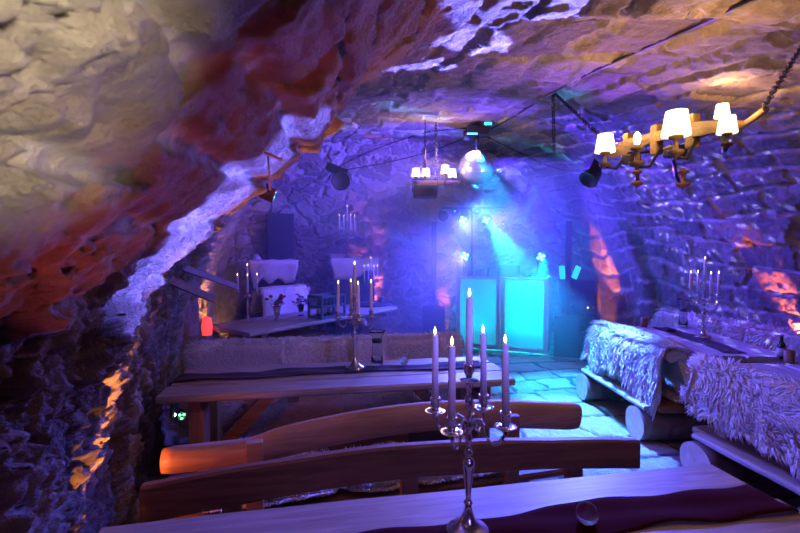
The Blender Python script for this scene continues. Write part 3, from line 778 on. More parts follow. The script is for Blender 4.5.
# ================================================================== fleeces
def fleece(name, fn, nu, nv, locks, length, wid, label, m='wool', hide='hide', seed=0, group=None, droop=0.6, curl=0.35, thick=0.02, cat='sheepskin', clump=0.7):
    """fn(u, v) arrays -> positions (N,3); the wool side is the +normal side (du x dv)"""
    r = np.random.default_rng(seed)
    def P(u, v): return np.stack(fn(u, v), -1)
    def N(u, v):
        e = 1e-3
        du = P(np.clip(u + e, 0, 1), v) - P(np.clip(u - e, 0, 1), v); dv = P(u, np.clip(v + e, 0, 1)) - P(u, np.clip(v - e, 0, 1))
        n = np.cross(du, dv); n /= np.linalg.norm(n, axis=-1, keepdims=True) + 1e-9
        return n, du, dv
    u, v = np.meshgrid(np.linspace(0, 1, nu), np.linspace(0, 1, nv), indexing='ij')
    u = u.ravel(); v = v.ravel()
    p = P(u, v); n, _, _ = N(u, v)
    bumps = 0.5 + 0.5 * vnoise(p[:, 0] * 25, p[:, 1] * 25, p[:, 2] * 25, seed)
    top = p + n * (thick * (0.6 + bumps[:, None] * 0.8)); bot = p + n * 0.002
    i, j = np.meshgrid(np.arange(nu - 1), np.arange(nv - 1), indexing='ij'); a = (i * nv + j).ravel()
    q = np.stack([a, a + nv, a + nv + 1, a + 1], 1); NN = nu * nv
    faces = [q, (q + NN)[:, ::-1]]
    # rim
    ed = [np.arange(nv - 1), (nu - 1) * nv + np.arange(nv - 1)[::-1], np.arange(nu - 1) * nv, np.arange(nu - 1) * nv + nv - 1]
    rim = []
    for k in range(nv - 1):
        rim.append((k, k + 1, NN + k + 1, NN + k)); b_ = (nu - 1) * nv + k; rim.append((b_ + 1, b_, NN + b_, NN + b_ + 1))
    for k in range(nu - 1):
        b_ = k * nv; rim.append((b_ + nv, b_, NN + b_, NN + b_ + nv)); b_ = k * nv + nv - 1; rim.append((b_, b_ + nv, NN + b_ + nv, NN + b_))
    faces.append(np.array(rim))
    V = [top, bot]; base = 2 * NN
    # wool locks
    lu = r.random(locks); lv = r.random(locks)
    ke = int(locks * 0.22)
    edge = r.integers(0, 4, ke)
    lu[:ke] = np.where(edge == 0, 0.0, np.where(edge == 1, 1.0, lu[:ke])); lv[:ke] = np.where(edge == 2, 0.0, np.where(edge == 3, 1.0, lv[:ke]))
    lp = P(lu, lv); ln, du, dv = N(lu, lv)
    duh = du / (np.linalg.norm(du, axis=1, keepdims=True) + 1e-9); dvh = dv / (np.linalg.norm(dv, axis=1, keepdims=True) + 1e-9)
    ang = 2 * PI * (0.5 + 0.5 * vnoise(lp[:, 0] * 6, lp[:, 1] * 6, lp[:, 2] * 6, seed + 3)) * 1.2 + r.normal(0, 0.5, locks)
    tang = duh * np.cos(ang)[:, None] + dvh * np.sin(ang)[:, None]
    out = np.zeros_like(lp)
    out[:ke] = duh[:ke] * (np.where(edge == 1, 1, np.where(edge == 0, -1, 0)))[:, None] + dvh[:ke] * (np.where(edge == 3, 1, np.where(edge == 2, -1, 0)))[:, None]
    grav = np.array([0, 0, -1.0])
    ln_ = ln * (1 - clump * 0.3)
    dir0 = ln * 0.75 + tang * curl + out * 0.9
    dir1 = tang * curl * 1.3 + ln * 0.25 + out * 0.8 + grav * droop
    # keep the locks from diving into what they lie on
    for dd in (dir0, dir1):
        k_ = np.sum(dd * ln, axis=1, keepdims=True); dd += ln * np.clip(0.12 - k_, 0, None)
        dd /= np.linalg.norm(dd, axis=1, keepdims=True)
    Ls = length * (0.6 + 0.7 * r.random(locks))[:, None]
    c0 = lp + ln * thick * 0.4; c1 = c0 + dir0 * Ls * 0.4; c2 = c1 + (dir0 * .35 + dir1) / 1.2 * Ls * 0.4; c3 = c2 + dir1 * Ls * 0.35
    side = np.cross(dir0, dir1 + 0.01); side /= np.linalg.norm(side, axis=1, keepdims=True) + 1e-9
    oth = np.cross(side, dir0)
    wd = wid * (0.6 + 0.8 * r.random(locks))[:, None]
    rings = []
    for cc, k in ((c0, 1.0), (c1, 1.1), (c2, 0.7)):
        rings += [cc + side * wd * k, cc + (-side * .5 + oth * .87) * wd * k, cc + (-side * .5 - oth * .87) * wd * k]
    lv_ = np.stack(rings + [c3], 1).reshape(-1, 3)
    idx = base + np.arange(locks)[:, None] * 10
    lf = []
    for k in (0, 1):
        for s_ in range(3):
            a_ = k * 3 + s_; b_ = k * 3 + (s_ + 1) % 3
            lf.append(np.concatenate([idx + a_, idx + b_, idx + b_ + 3, idx + a_ + 3], 1))
    tri = [np.concatenate([idx + 6 + s_, idx + 6 + (s_ + 1) % 3, idx + 9], 1) for s_ in range(3)]
    V.append(lv_); V = np.concatenate(V)
    Q = np.concatenate(faces + lf); T = np.concatenate(tri)
    c = np.array([p[:, 0].mean(), p[:, 1].mean(), p[:, 2].min()])
    V = V - c
    me = bpy.data.meshes.new(name)
    me.vertices.add(len(V)); me.vertices.foreach_set('co', V.astype(np.float32).ravel())
    li = np.concatenate([Q.ravel(), T.ravel()]).astype(np.int32)
    me.loops.add(len(li)); me.loops.foreach_set('vertex_index', li)
    tot = np.concatenate([np.full(len(Q), 4), np.full(len(T), 3)]).astype(np.int32)
    st = np.concatenate([[0], np.cumsum(tot)[:-1]]).astype(np.int32)
    me.polygons.add(len(tot)); me.polygons.foreach_set('loop_start', st); me.polygons.foreach_set('loop_total', tot)
    me.materials.append(M[m]); me.materials.append(M[hide])
    mi = np.zeros(len(tot), dtype=np.int32); nq = len(q); mi[nq:2 * nq] = 1
    me.polygons.foreach_set('material_index', mi); me.polygons.foreach_set('use_smooth', np.ones(len(tot), dtype=bool))
    me.update(calc_edges=True)
    o = bpy.data.objects.new(name, me); COL.objects.link(o); o.location = c
    return tag(o, label, cat, group)

def path_interp(pl, v):
    """pl: list of (y, z); v in 0..1 by length"""
    pl = np.array(pl); seg = np.linalg.norm(np.diff(pl, axis=0), axis=1); cu = np.concatenate([[0], np.cumsum(seg)]); cu /= cu[-1]
    return np.interp(v, cu, pl[:, 0]), np.interp(v, cu, pl[:, 1])
def draped(frame, x0, x1, pl, hem=0.05, wav=0.02, seed=0, folds=0.0, taper=None, tail=None):
    c, a = frame; ca, sa = math.cos(a), math.sin(a); pl = pl[::-1]
    def fn(u, v):
        e = hem * vnoise(u * 5 + seed, 0 * u, 0 * u, seed)
        vv = np.clip(v, 0, 1)
        y, z = path_interp(pl, vv)
        endw = (2 * np.abs(vv - .5)) ** 3
        xx = x0 + (x1 - x0) * u
        mid = (x0 + x1) / 2; sh = 1 + 0.10 * vnoise(vv * 3 + seed, 0 * u, 0 * u, seed + 5)
        if taper: sh = sh * taper(u, vv)
        xx = mid + (xx - mid) * sh
        z = z + e * endw * np.sign(.5 - vv) * (1 if pl[0][1] < pl[-1][1] else 1) * 0.8
        if tail: z = z + tail(u) * np.clip(y / .1, 0, 1) * sst(0.5, 1.0, np.abs(2 * vv - 1))
        y = y + wav * np.sin(u * 9 + seed + vv * 2) + folds * np.sin(u * (x1 - x0) * 30 + seed + vv) * endw
        return (c.x + ca * xx - sa * y, c.y + sa * xx + ca * y, z)
    return fn
def flat_on(frame, x0, x1, y0, y1, z, seed=0, hang=0.0):
    c, a = frame; ca, sa = math.cos(a), math.sin(a)
    def fn(u, v):
        x = x0 + (x1 - x0) * u; yv = y0 + (y1 - y0) * v
        rnd = 1 - 0.10 * np.abs(2 * u - 1) ** 4
        ym = (y0 + y1) / 2; y = ym + (yv - ym) * rnd + 0.015 * vnoise(u * 6, v * 0, 0 * u, seed)
        x = (x0 + x1) / 2 + (x - (x0 + x1) / 2) * (1 - 0.06 * np.abs(2 * v - 1) ** 4 + 0.03 * vnoise(v * 4, 0 * u, 0 * u, seed + 1))
        zz = z + 0.006 + 0 * x - hang * np.maximum(0, np.abs(2 * v - 1) - .85) * 4
        return (c.x + ca * x - sa * y, c.y + sa * x + ca * y, zz)
    return fn

f1 = (c1, a1_); f2 = (c2, a2_)
# on bench 1 (nearest): patches of fleece
fleece('sheepskin', flat_on(f1, -0.55, 0.30, -0.33, -0.04, .44, 3), 30, 14, 3500, 0.05, 0.004, 'cream fleece lying on the seat of the straight-plank bench', seed=3)
fleece('sheepskin', flat_on(f2, -L2 / 2 + .12, -0.28, 0.10 - .12, 0.37, .42, 4), 40, 14, 5500, 0.06, 0.0042, 'pale fleece on the left half of the bowed-log bench seat', seed=4)
fleece('sheepskin', flat_on(f2, -0.24, 0.62, 0.10 - .12, 0.37, .42, 5), 30, 14, 4500, 0.06, 0.0042, 'pale fleece on the right half of the bowed-log bench seat', seed=5)
# bench 3
f3 = (B3[2], B3[1]); L3 = B3[3]
plb = [(0.085, .50), (0.075, .70), (0.05, .765), (0, .785), (-0.05, .765), (-0.075, .70), (-0.09, .50)]
for k, (xa, xb, nm) in enumerate(((-L3 / 2 + .02, -0.40, 'leftmost of three fleeces over the sheepskin bench back, beside the left wall'), (-0.42, 0.42, 'middle of three fleeces over the sheepskin bench back, behind the candelabra'), (0.40, L3 / 2 - .05, 'rightmost of three fleeces over the sheepskin bench back, near the lit floor'))):
    # order of the profile is far side first so the wool faces outwards
    fleece('sheepskin', draped(f3, xa, xb, plb, seed=10 + k), 34, 22, 6500, 0.055, 0.0042, nm, seed=10 + k)
fleece('sheepskin', draped(f3, -L3 / 2 + .05, 0.0, [(-.02, .445), (-.60, .445), (-.655, .42), (-.675, .27)], seed=13, hem=.04, wav=.004), 36, 14, 6000, 0.06, 0.0045, 'fleece on the left half of the seat beneath the table with the carafe', seed=13)
fleece('sheepskin', draped(f3, 0.03, L3 / 2 - .1, [(-.02, .445), (-.60, .445), (-.655, .42), (-.675, .27)], seed=14, hem=.04, wav=.004), 36, 14, 6000, 0.06, 0.0045, 'fleece on the right half of the seat beneath the table with the carafe', seed=14)
# right benches: hanging down on the aisle side
def aisle(b, x0, x1, low, seed, taper=None, up_=0.0, hemv=0.06, folds=0.0, h=.80, tail=None):
    root, a, c, L = b
    pl = [(0.10, low), (0.09, low + .15), (0.068, h - .06), (0.045, h - .01), (0, h + .012), (-0.05, h - .015), (-0.08, h - .10), (-0.11, h - .3)]
    return draped((c, a), x0, x1, pl, hem=hemv, wav=0.012, seed=seed, folds=folds, taper=taper, tail=tail)
FR1 = fleece('sheepskin', aisle(BR1, -0.66, 0.50, .50, 21, folds=.022, tail=lambda u: -.26 * np.exp(-((u - .13) / .12) ** 2)), 46, 40, 9000, 0.12, 0.0052, 'long-haired cream fleece hanging to a point from the aisle-side log bench', seed=21, droop=1.6, curl=.30)
FR2 = fleece('sheepskin', aisle(BR2, -0.70, 0.66, .47, 22, folds=.012), 52, 40, 11000, 0.075, 0.006, 'thick woolly fleece over the bench back closest to the right edge', seed=22, droop=.6, curl=.7)
fleece('sheepskin', flat_on((BR1[2], BR1[1]), -.62, 0.3, -.36, -.08, .33, 23), 26, 14, 2600, 0.06, 0.005, 'fleece spread on the seat of the aisle-side log bench', seed=23)
# wall bench
f6 = (B4[2], B4[1])
plw = [(-.09, .5), (-.075, .78), (-.04, .845), (0, .86), (.05, .845), (.08, .78), (.10, .52)]
for k, (xa, xb, nm) in enumerate(((-1.15, 0.0, 'pale fleece over the wall bench behind the bottle'), (0.02, 1.15, 'pale fleece over the wall bench behind the right-hand candelabra'))):
    fleece('sheepskin', draped(f6, xa, xb, plw[::-1], seed=31 + k), 30, 22, 5000, 0.065, 0.005, nm, seed=31 + k)
# bench behind table C
f7 = (B5[2], B5[1])
plc = [(0.085, .80), (0.07, 1.02), (0, 1.11), (-0.07, 1.02), (-0.10, .74), (-.12, .6)]
fleece('sheepskin', draped(f7, -.44, .44, plc, seed=41), 30, 22, 7000, 0.022, 0.003, 'short-haired fleece over the bench back behind the bottle crate', seed=41)
# dark cushion on bench 2
def cushion(name, c, size, rz, label, m):
    me = bpy.data.meshes.new(name); bm = bmesh.new()
    bmesh.ops.create_cube(bm, size=2)
    bmesh.ops.subdivide_edges(bm, edges=bm.edges, cuts=7, use_grid_fill=True)
    for v in bm.verts:
        x, y, z = v.co; k = (1 - 0.75 * (abs(x) ** 4)) * (1 - 0.75 * (abs(y) ** 4))
        v.co = Vector((x * size[0] * (1 - .06 * y * y), y * size[1] * (1 - .06 * x * x), z * size[2] * max(.12, k) + 0.004 * math.sin(x * 8 + y * 5)))
    for f in bm.faces: f.smooth = True
    bm.to_mesh(me); bm.free(); me.materials.append(m)
    o = bpy.data.objects.new(name, me); COL.objects.link(o); o.location = c; o.rotation_euler = (R(68), 0, rz)
    return tag(o, label, 'cushion')
cpos = PD(433, 430, 2.36)
cushion('cushion', (cpos.x, cpos.y + .04, 0.565), (0.13, 0.13, 0.045), a2_, 'dark cushion leaning against the bowed-log backrest behind the nearest candelabra', M['wooldark'])
tg = MB()
for k in range(7):
    tg.box((0.05 * math.sin(k * 2.1), 0.012 * k - .03, 0.02 + 0.006 * k), (0.16 - .01 * k, 0.05, 0.012), (0.1 * k, 0.15 * math.sin(k), 0.4 * k))

# ================================================================== candelabra
STEM = [(0.0, 0), (0.066, 0.0), (0.066, 0.006), (0.058, 0.012), (0.040, 0.020), (0.024, 0.036), (0.015, 0.06), (0.0105, 0.078), (0.010, 0.085),
        (0.015, 0.090), (0.010, 0.096), (0.0075, 0.102), (0.010, 0.130), (0.0135, 0.165), (0.016, 0.190), (0.019, 0.202), (0.020, 0.214), (0.015, 0.226), (0.008, 0.233),
        (0.012, 0.240), (0.014, 0.248), (0.008, 0.258), (0.006, 0.270), (0.010, 0.280), (0.013, 0.290), (0.009, 0.300), (0.008, 0.310),
        (0.014, 0.320), (0.016, 0.335), (0.010, 0.350), (0.007, 0.365), (0.010, 0.385), (0.014, 0.400), (0.012, 0.415), (0.006, 0.430), (0.009, 0.445), (0.014, 0.455), (0.010, 0.462),
        (0.026, 0.468), (0.028, 0.471), (0.008, 0.474), (0.009, 0.480), (0.015, 0.492), (0.016, 0.515), (0.018, 0.522), (0.013, 0.522), (0.0, 0.518)]
CUP = [(0.0, 0), (0.006, 0), (0.007, 0.012), (0.030, 0.020), (0.033, 0.025), (0.031, 0.025), (0.010, 0.022), (0.011, 0.030), (0.015, 0.040), (0.015, 0.060), (0.018, 0.066), (0.013, 0.066), (0.0, 0.062)]
CUPZ = 0.328; ARM = 0.116
def candle_mesh(parent_name, loc, h, label, group, lean=(0, 0)):
    m_ = MB(); r = 0.0105
    m_.lathe([(0, 0), (r * 1.03, 0), (r, h * .5), (r * .93, h - .004), (r * .75, h), (0.0, h - .002)], seg=16)
    c = m_.build('taper_candle', M['candle']); c.location = loc; c.rotation_euler = (lean[0], lean[1], 0)
    tag(c, label, 'candle', group)
    wk = MB(); wk.tube([(0, 0, h - .003), (0, 0, h + .008)], .0012, 6); wk.build('wick', M['black'], c)
    fl = MB(); fl.lathe([(0, h + .002), (.003, h + .005), (.0042, h + .010), (.0034, h + .017), (.0014, h + .024), (0, h + .028)], seg=12)
    fl.build('flame', M['flame'], c)
    return c
def candelabra(loc, rot, label, where, scale=1.0, narms=4, cand=True, ch=0.20):
    t = empty('candelabra', loc, rot, label, 'candelabra', None)
    m_ = MB(); m_.lathe([(r * scale, z * scale) for r, z in STEM], seg=28); m_.build('stem', M['silver'], t)
    for k in range(narms):
        a = 2 * PI * k / narms; ca, sa = math.cos(a), math.sin(a)
        prof_ = [(0.010, .335), (0.022, .352), (0.040, .356), (0.052, .342), (0.056, .322), (0.064, .300), (0.080, .290), (0.098, .298), (0.109, .318), (ARM, .347)]
        pts = []
        for i in range(len(prof_) - 1):
            for q in (0, .5):
                r0 = prof_[i][0] * (1 - q) + prof_[i + 1][0] * q; z0 = prof_[i][1] * (1 - q) + prof_[i + 1][1] * q
                pts.append((r0 * ca * scale, r0 * sa * scale, z0 * scale))
        pts.append((ARM * ca * scale, ARM * sa * scale, .349 * scale))
        ar = MB(); ar.tube(pts, lambda f: (0.0062 - 0.002 * math.sin(f * PI)) * scale, 10)
        # scroll and leaf on the arm
        sc_ = [((0.034 + 0.014 * math.cos(q)) * ca * scale, (0.034 + 0.014 * math.cos(q)) * sa * scale, (.333 + 0.014 * math.sin(q)) * scale) for q in [x * .55 for x in range(9)]]
        ar.tube(sc_, 0.0035 * scale, 8)
        ar.ball((0.034 * ca * scale, 0.034 * sa * scale, .320 * scale), .006 * scale, 10)
        arm = ar.build('arm', M['silver'], t)
        cu = MB(); cu.lathe([(r * scale, z * scale) for r, z in CUP], (ARM * ca * scale, ARM * sa * scale, CUPZ * scale), 20)
        cu.build('drip_cup', M['silver'], arm)
    if cand:
        r_, s_ = rot, scale
        ctr = Vector(loc) + Vector((0, 0, .520 * scale))
        candle_mesh('', ctr, ch, 'lit taper in the centre of the candelabra ' + where, 'candles')
        for k in range(narms):
            a = rot + 2 * PI * k / narms
            p = Vector(loc) + Vector((ARM * scale * math.cos(a), ARM * scale * math.sin(a), (CUPZ + .064) * scale))
            # name the place of the arm as it is seen
            ex = p.x - loc[0] ; ey = p.y - loc[1]
            col = 'left' if ex < 0 else 'right'
            yy = [Vector((ARM * math.cos(rot + 2 * PI * q / narms), ARM * math.sin(rot + 2 * PI * q / narms))) for q in range(narms)]
            same = sorted([v.x for v in yy if (v.x < 0) == (ex < 0)])
            out = abs(ex) >= max(abs(x) for x in same) * scale - 1e-6
            word = ('outer ' if out else 'inner ') + col
            candle_mesh('', p, ch, 'lit taper at the %s of the candelabra %s' % (word, where), 'candles', (random.uniform(-.02, .02), random.uniform(-.02, .02)))
    return t
nA = PZ(468, 531, TH + .012)
candelabra(nA, R(-33), 'tall silver five-candle candelabra on the maroon runner closest to the camera', 'closest to the camera', 0.985)
nB = PZ(355, 368, TH + .01); candelabra(nB, R(18), 'silver five-candle candelabra on the black runner beside the glass carafe', 'beside the glass carafe', 1.04)
nC_ = PZ(248, 322, .76); candelabra(nC_, R(20), 'silver five-candle candelabra on the left end of the grey board table', 'on the grey board table', .92)
nR = PZ(703, 337, TH + .01); candelabra(nR, R(80), 'silver candelabra on the weathered table by the right wall', 'by the right wall', 1.06)

# ================================================================== small table things
def crystal_ball(loc, r, label, facets=False):
    m_ = MB()
    bm = bmesh.new(); bmesh.ops.create_icosphere(bm, subdivisions=2 if facets else 4, radius=r)
    bm.verts.index_update(); m_.add([v.co.copy() for v in bm.verts], [[v.index for v in f.verts] for f in bm.faces], 0, not facets); bm.free()
    o = m_.build('crystal_ball', M['crystal']); o.location = (loc[0], loc[1], loc[2] + r)
    return tag(o, label, 'glass ball')
crystal_ball(PZ(587, 524, TH + .004), 0.034, 'clear crystal ball on the bare boards of the nearest table')
crystal_ball(PZ(404, 365, TH + .008), 0.034, 'faceted crystal ball on the black runner, right of the glass carafe', True)

def carafe(loc, label, h=.25, flare=True):
    t = empty('glass_carafe', loc, 0, label, 'carafe')
    m_ = MB()
    out = [(0, .0), (.046, 0), (.047, .01), (.040, .08), (.033, .15), (.031, .175), (.034, .19), (.055, .235), (.064, .25)]
    inn = [(.061, .25), (.052, .236), (.031, .192), (.028, .175), (.030, .15), (.037, .08), (.043, .014), (0, .010)]
    m_.lathe([(r, z * h / .25) for r, z in out + inn], seg=28); m_.build('vessel', M['glass'], t)
    c = MB(); c.lathe([(.030, .162), (.036, .162), (.037, .188), (.031, .19)], seg=24); c.build('collar', M['black'], t)
    return t
carafe(PZ(377, 364, TH + .008), 'flared glass carafe with black collar beside the middle candelabra')
carafe(PZ(683, 326, TH + .012), 'flared glass carafe on the weathered table left of its candelabra', .30)
def dish(loc, label):
    m_ = MB(); m_.lathe([(0, 0), (.03, 0), (.05, .02), (.048, .022), (.028, .006), (0, .006)], seg=20)
    return tag(m_.build('dish', M['black'], None, loc), label, 'dish')
dish(PZ(671, 331, TH + .012), 'small black dish at the foot of the right-hand carafe')
def wooden_cup(loc, label, h=.12, w=.035):
    m_ = MB(); m_.lathe([(0, 0), (w * .95, 0), (w, .01), (w * 1.02, h), (w * .85, h), (w * .8, .02), (0, .02)], seg=20)
    return tag(m_.build('wooden_cup', M['wood'], None, loc), label, 'cup')
wooden_cup(PZ(644, 327, TH), 'dark wooden cup on the aisle end of the weathered table with candelabra', .11)
wooden_cup(PZ(789, 363, TH - .02), 'wooden cup beside the dark bottle near the right edge', .10)
def bottle(loc, label, h=.22, r=.031, m='bottle', group=None):
    t = empty('bottle', loc, 0, label, 'bottle', group)
    m_ = MB(); m_.lathe([(0, 0), (r * .9, 0), (r, .008), (r, h * .55), (r * .8, h * .66), (r * .42, h * .76), (r * .38, h * .95), (r * .48, h * .96), (r * .46, h), (0, h)], seg=20); m_.build('body', M[m], t)
    l = MB(); l.lathe([(r * 1.01, h * .15), (r * 1.02, h * .15), (r * 1.02, h * .48), (r * 1.01, h * .48)], seg=20); l.build('label', M['label'], t)
    c = MB(); c.lathe([(0, h * .99), (r * .5, h * .97), (r * .5, h * 1.03), (0, h * 1.03)], seg=12); c.build('cap', M['silver'], t)
    return t
bottle(PZ(781, 359, TH - .02), 'dark glass bottle with paper label beside the wooden cup', .19, .03)
# crate of bottles on table C
def crate(loc, rz):
    t = empty('bottle_crate', loc, rz, 'small teal slatted crate holding bottles on the grey board table', 'crate')
    w, d, h = 0.40, 0.24, 0.30
    fr = MB()
    for sx in (-1, 0, 1):
        for sy in (-1, 1):
            fr.box((sx * w / 2, sy * d / 2, h / 2), (.03 if sx else .022, .025, h))
    for z in (0.02, h * .52, h - .02):
        for sy in (-1, 1): fr.box((0, sy * d / 2, z), (w, .018, .035))
        for sx in (-1, 1): fr.box((sx * w / 2, 0, z), (.018, d, .035))
    fr.build('frame', M['crate'], t)
    b = MB(); b.box((0, 0, .012), (w, d, .018)); b.build('floor_board', M['crate'], t)
    hd = MB(); hd.tube([(-w / 2, 0, h), (-w / 2, 0, h + .03), (0, 0, h + .05), (w / 2, 0, h + .03), (w / 2, 0, h)][:0] or [(-.08, 0, h - .02), (-.06, 0, h + .03), (.06, 0, h + .03), (.08, 0, h - .02)], .008, 8)
    return t
pcr = PZ(327, 317, .76)
crate(pcr, aC)
for k in range(4):
    x = -.14 + .093 * k; 
    q = Vector((pcr.x + math.cos(aC) * x, pcr.y + math.sin(aC) * x, .785))
    bottle(q, '%s of the four bottles standing in the teal crate' % ['leftmost', 'second from left', 'third from left', 'rightmost'][k], .24, .033, group='bottles in the teal crate')
def flower_vase(loc, label, scale=1.0, red=True, seed=0):
    t = empty('flower_vase', loc, 0, label, 'vase')
    r_ = random.Random(seed)
    m_ = MB(); m_.lathe([(r * scale, z * scale) for r, z in [(0, 0), (.045, 0), (.046, .008), (.018, .03), (.020, .045), (.034, .07), (.050, .17), (.047, .17), (.030, .075), (0, .06)]], seg=24)
    m_.build('vase', M['glass'] if not red else M['silver'], t)
    st = MB(); lf = MB(); pe = MB()
    for k in range(16):
        a = r_.uniform(0, 2 * PI); rr = r_.uniform(.02, .12) * scale; h = r_.uniform(.19, .31) * scale
        p = Vector((rr * math.cos(a), rr * math.sin(a), h))
        st.tube([(0, 0, .08 * scale), (p.x * .4, p.y * .4, h * .6), p], .002, 5)
        if k % 2 == 0:
            for q in range(6):
                b = r_.uniform(0, 2 * PI); c_ = p + Vector((.012 * math.cos(b), .012 * math.sin(b), r_.uniform(-.006, .01)))
                pe.ball(c_, .014 * scale, 8, 0, (1, 1, .7))
            pe.ball(p, .016 * scale, 8)
        for q in range(4):
            b = r_.uniform(0, 2 * PI); d_ = Vector((math.cos(b), math.sin(b), r_.uniform(-.2, .7))).normalized(); o_ = p * r_.uniform(.7, 1)
            s_ = d_.cross(Vector((0, 0, 1))).normalized() * .014 * scale; e_ = o_ + d_ * .06 * scale; m2 = o_ + d_ * .03 * scale
            lf.add([o_, m2 + s_, e_, m2 - s_, m2 + Vector((0, 0, -.003))], [(0, 1, 4), (1, 2, 4), (2, 3, 4), (3, 0, 4)], 0)
    st.build('stem', M['leaf'], t); lf.build('foliage', M['leaf'], t); pe.build('blossom', M['petal'] if red else M['petalpale'], t)
    return t
flower_vase(PZ(277, 320, .76), 'silver footed vase of red flowers beside the leftmost candelabra', 1.0, True, 1)
flower_vase(PZ(301, 316, .76), 'glass vase of dark flowers between the red bouquet and the crate', .9, False, 2)
pm = PZ(381, 304, .76)
m_ = MB(); m_.lathe([(0, 0), (.04, 0), (.045, .005), (.045, .10), (.040, .10), (.038, .01), (0, .01)], seg=20)
tag(m_.build('mug', M['black'], None, pm), 'black mug at the far right end of the grey board table', 'mug')

# ================================================================== disc jockey booth
bw0 = PZ(456, 346, 0); bw1 = PZ(548, 357, 0)
bw0 = Vector((0.94, 7.45, 0)); bw1 = Vector((2.27, 6.86, 0))
d = (bw1 - bw0).xy; aD = math.atan2(d.y, d.x); LD = d.length; cD = ((bw0 + bw1) / 2)
booth = empty('dj_booth', (cD.x, cD.y, 0), aD, 'white framed folding booth front with glowing cyan fabric panels', 'booth')
HB = 1.20
def frame_panel(x0, x1, par, nm='front_panel'):
    m_ = MB(); w_ = .065
    m_.box(((x0 + x1) / 2, 0, w_ / 2 + .02), (x1 - x0, .035, w_)); m_.box(((x0 + x1) / 2, 0, HB - w_ / 2), (x1 - x0, .035, w_ * .6))
    m_.box((x0 + w_ / 2, 0, HB / 2 + .01), (w_, .035, HB - .02)); m_.box((x1 - w_ / 2, 0, HB / 2 + .01), (w_, .035, HB - .02))
    fr_ = m_.build(nm, M['whitepaint'], par)
    s_ = MB(); s_.box(((x0 + x1) / 2, 0.012, HB / 2), (x1 - x0 - w_, .004, HB - w_), bev=0); s_.build('screen_fabric', M['screenfabric'], fr_)
frame_panel(-LD / 2, -.005, booth); frame_panel(.005, LD / 2, booth)
m_ = MB()
for sx in (-1, 1):
    m_.box((sx * (LD / 2 - .01), .27, HB / 2 + .01), (.03, .50, HB - .02))
m_.build('side_panel', M['whitepaint'], booth)
m_ = MB(); m_.box((0, .30, HB - .09), (LD - .06, .5, .03)); m_.build('table_board', M['black'], booth)
# the tube lamps that light the fabric from inside stand on the floor behind it
def inb(x, y, z): return Vector((cD.x + math.cos(aD) * x - math.sin(aD) * y, cD.y + math.sin(aD) * x + math.cos(aD) * y, z))
for k, x in enumerate((-.50, -.24, .16, .34, .52)):
    t = empty('tube_lamp', inb(x, .20, 0), aD, '%s of five cyan floor lamps glowing behind the booth fabric' % ['leftmost', 'second', 'middle', 'fourth', 'rightmost'][k], 'lamp', 'lamps inside the booth')
    m_ = MB(); m_.lathe([(0, 0), (.05, 0), (.05, .012), (.02, .03), (0, .03)], seg=16); m_.build('base', M['black'], t)
    m_ = MB(); m_.lathe([(0, .03), (.015, .03), (.015, .12), (0, .13)], seg=16); m_.build('lens', M['ledlow'], t)
    spot('booth_lamp', inb(x, .20, .14), inb(x * .96, -.03, .75), (0.0, 0.85, 1.0), 240 if k != 0 else 60, 80, .8, .03)
    point('booth_lamp_glow', inb(x, .14, .42), (0.0, 0.85, 1.0), 16 if k else 4, .03)
# gear on the booth
def laptop(loc, rz, label):
    t = empty('laptop', loc, rz, label, 'laptop')
    m_ = MB(); m_.box((0, 0, .01), (.34, .24, .02)); m_.build('base', M['blackmetal'], t)
    m_ = MB(); m_.box((0, -.12, .13), (.34, .012, .23), (R(-12), 0, 0)); m_.build('screen', [M['blackmetal']], t)
laptop(inb(.08, .28, HB - .073), aD + .2, 'open laptop on the booth seen from behind')
m_ = MB(); m_.box((0, 0, .035), (.5, .3, .07)); 
for k in range(5): m_.lathe([(0, .07), (.02, .07), (.018, .09), (0, .09)], (-.18 + .09 * k, -.05, 0), 12)
for k in range(2): m_.lathe([(0, .07), (.06, .07), (.06, .078), (0, .08)], (-.14 + .28 * k, .07, 0), 24)
tag(m_.build('dj_controller', M['black'], None, inb(.42, .28, HB - .073), aD), 'black mixing controller on the booth beside the laptop', 'controller')

# ------------------------------------------------------------------ moving head lights on a lighting bar
def par_cluster(name, loc, aim, label, r=.085, lm='led', body='black', n=5, yoke=True, cat='stage light', cells=None, group=None):
    t = empty(name, loc, 0, label, cat, group)
    d = (Vector(aim) - Vector(loc)).normalized(); q = d.to_track_quat('Z', 'Y').to_matrix().to_4x4()
    m_ = MB(); m_.lathe([(0, -.16), (r * .6, -.16), (r * .85, -.12), (r, -.02), (r * 1.06, 0), (r, .004), (r * .9, -.012), (0, -.012)], seg=24, M4=q); m_.build('housing', M[body], t)
    if n:
        m_ = MB()
        pts = [(0, 0)] if n in (5, 1) else []
        for k in range(4 if n == 5 else n - 1 if n > 1 else 0): pts.append((r * .55 * math.cos(k * 2 * PI / (4 if n == 5 else n - 1) + .4), r * .55 * math.sin(k * 2 * PI / (4 if n == 5 else n - 1) + .4)))
        for k, (x, y) in enumerate(pts):
            m_.lathe([(0, -.010), (r * .24, -.010), (r * .22, .004), (0, .008)], (x, y, 0), 12, mi=0, M4=q)
        m_.build('lens', M[lm], t)
    if yoke:
        m_ = MB(); pts = [q @ Vector((r * 1.25 * math.cos(a), 0, -.07)) + Vector((0, 0, r * 1.3 * math.sin(a))) for a in [PI * k / 10 for k in range(11)]]
        m_.tube(pts, .008, 8); m_.build('yoke', M['blackmetal'], t)
    return t
camp = Vector((0, 0, EYE))
WH = ['high on the lighting bar, left one', 'high on the lighting bar, right one', 'above the left end of the booth', 'above the right end of the booth']
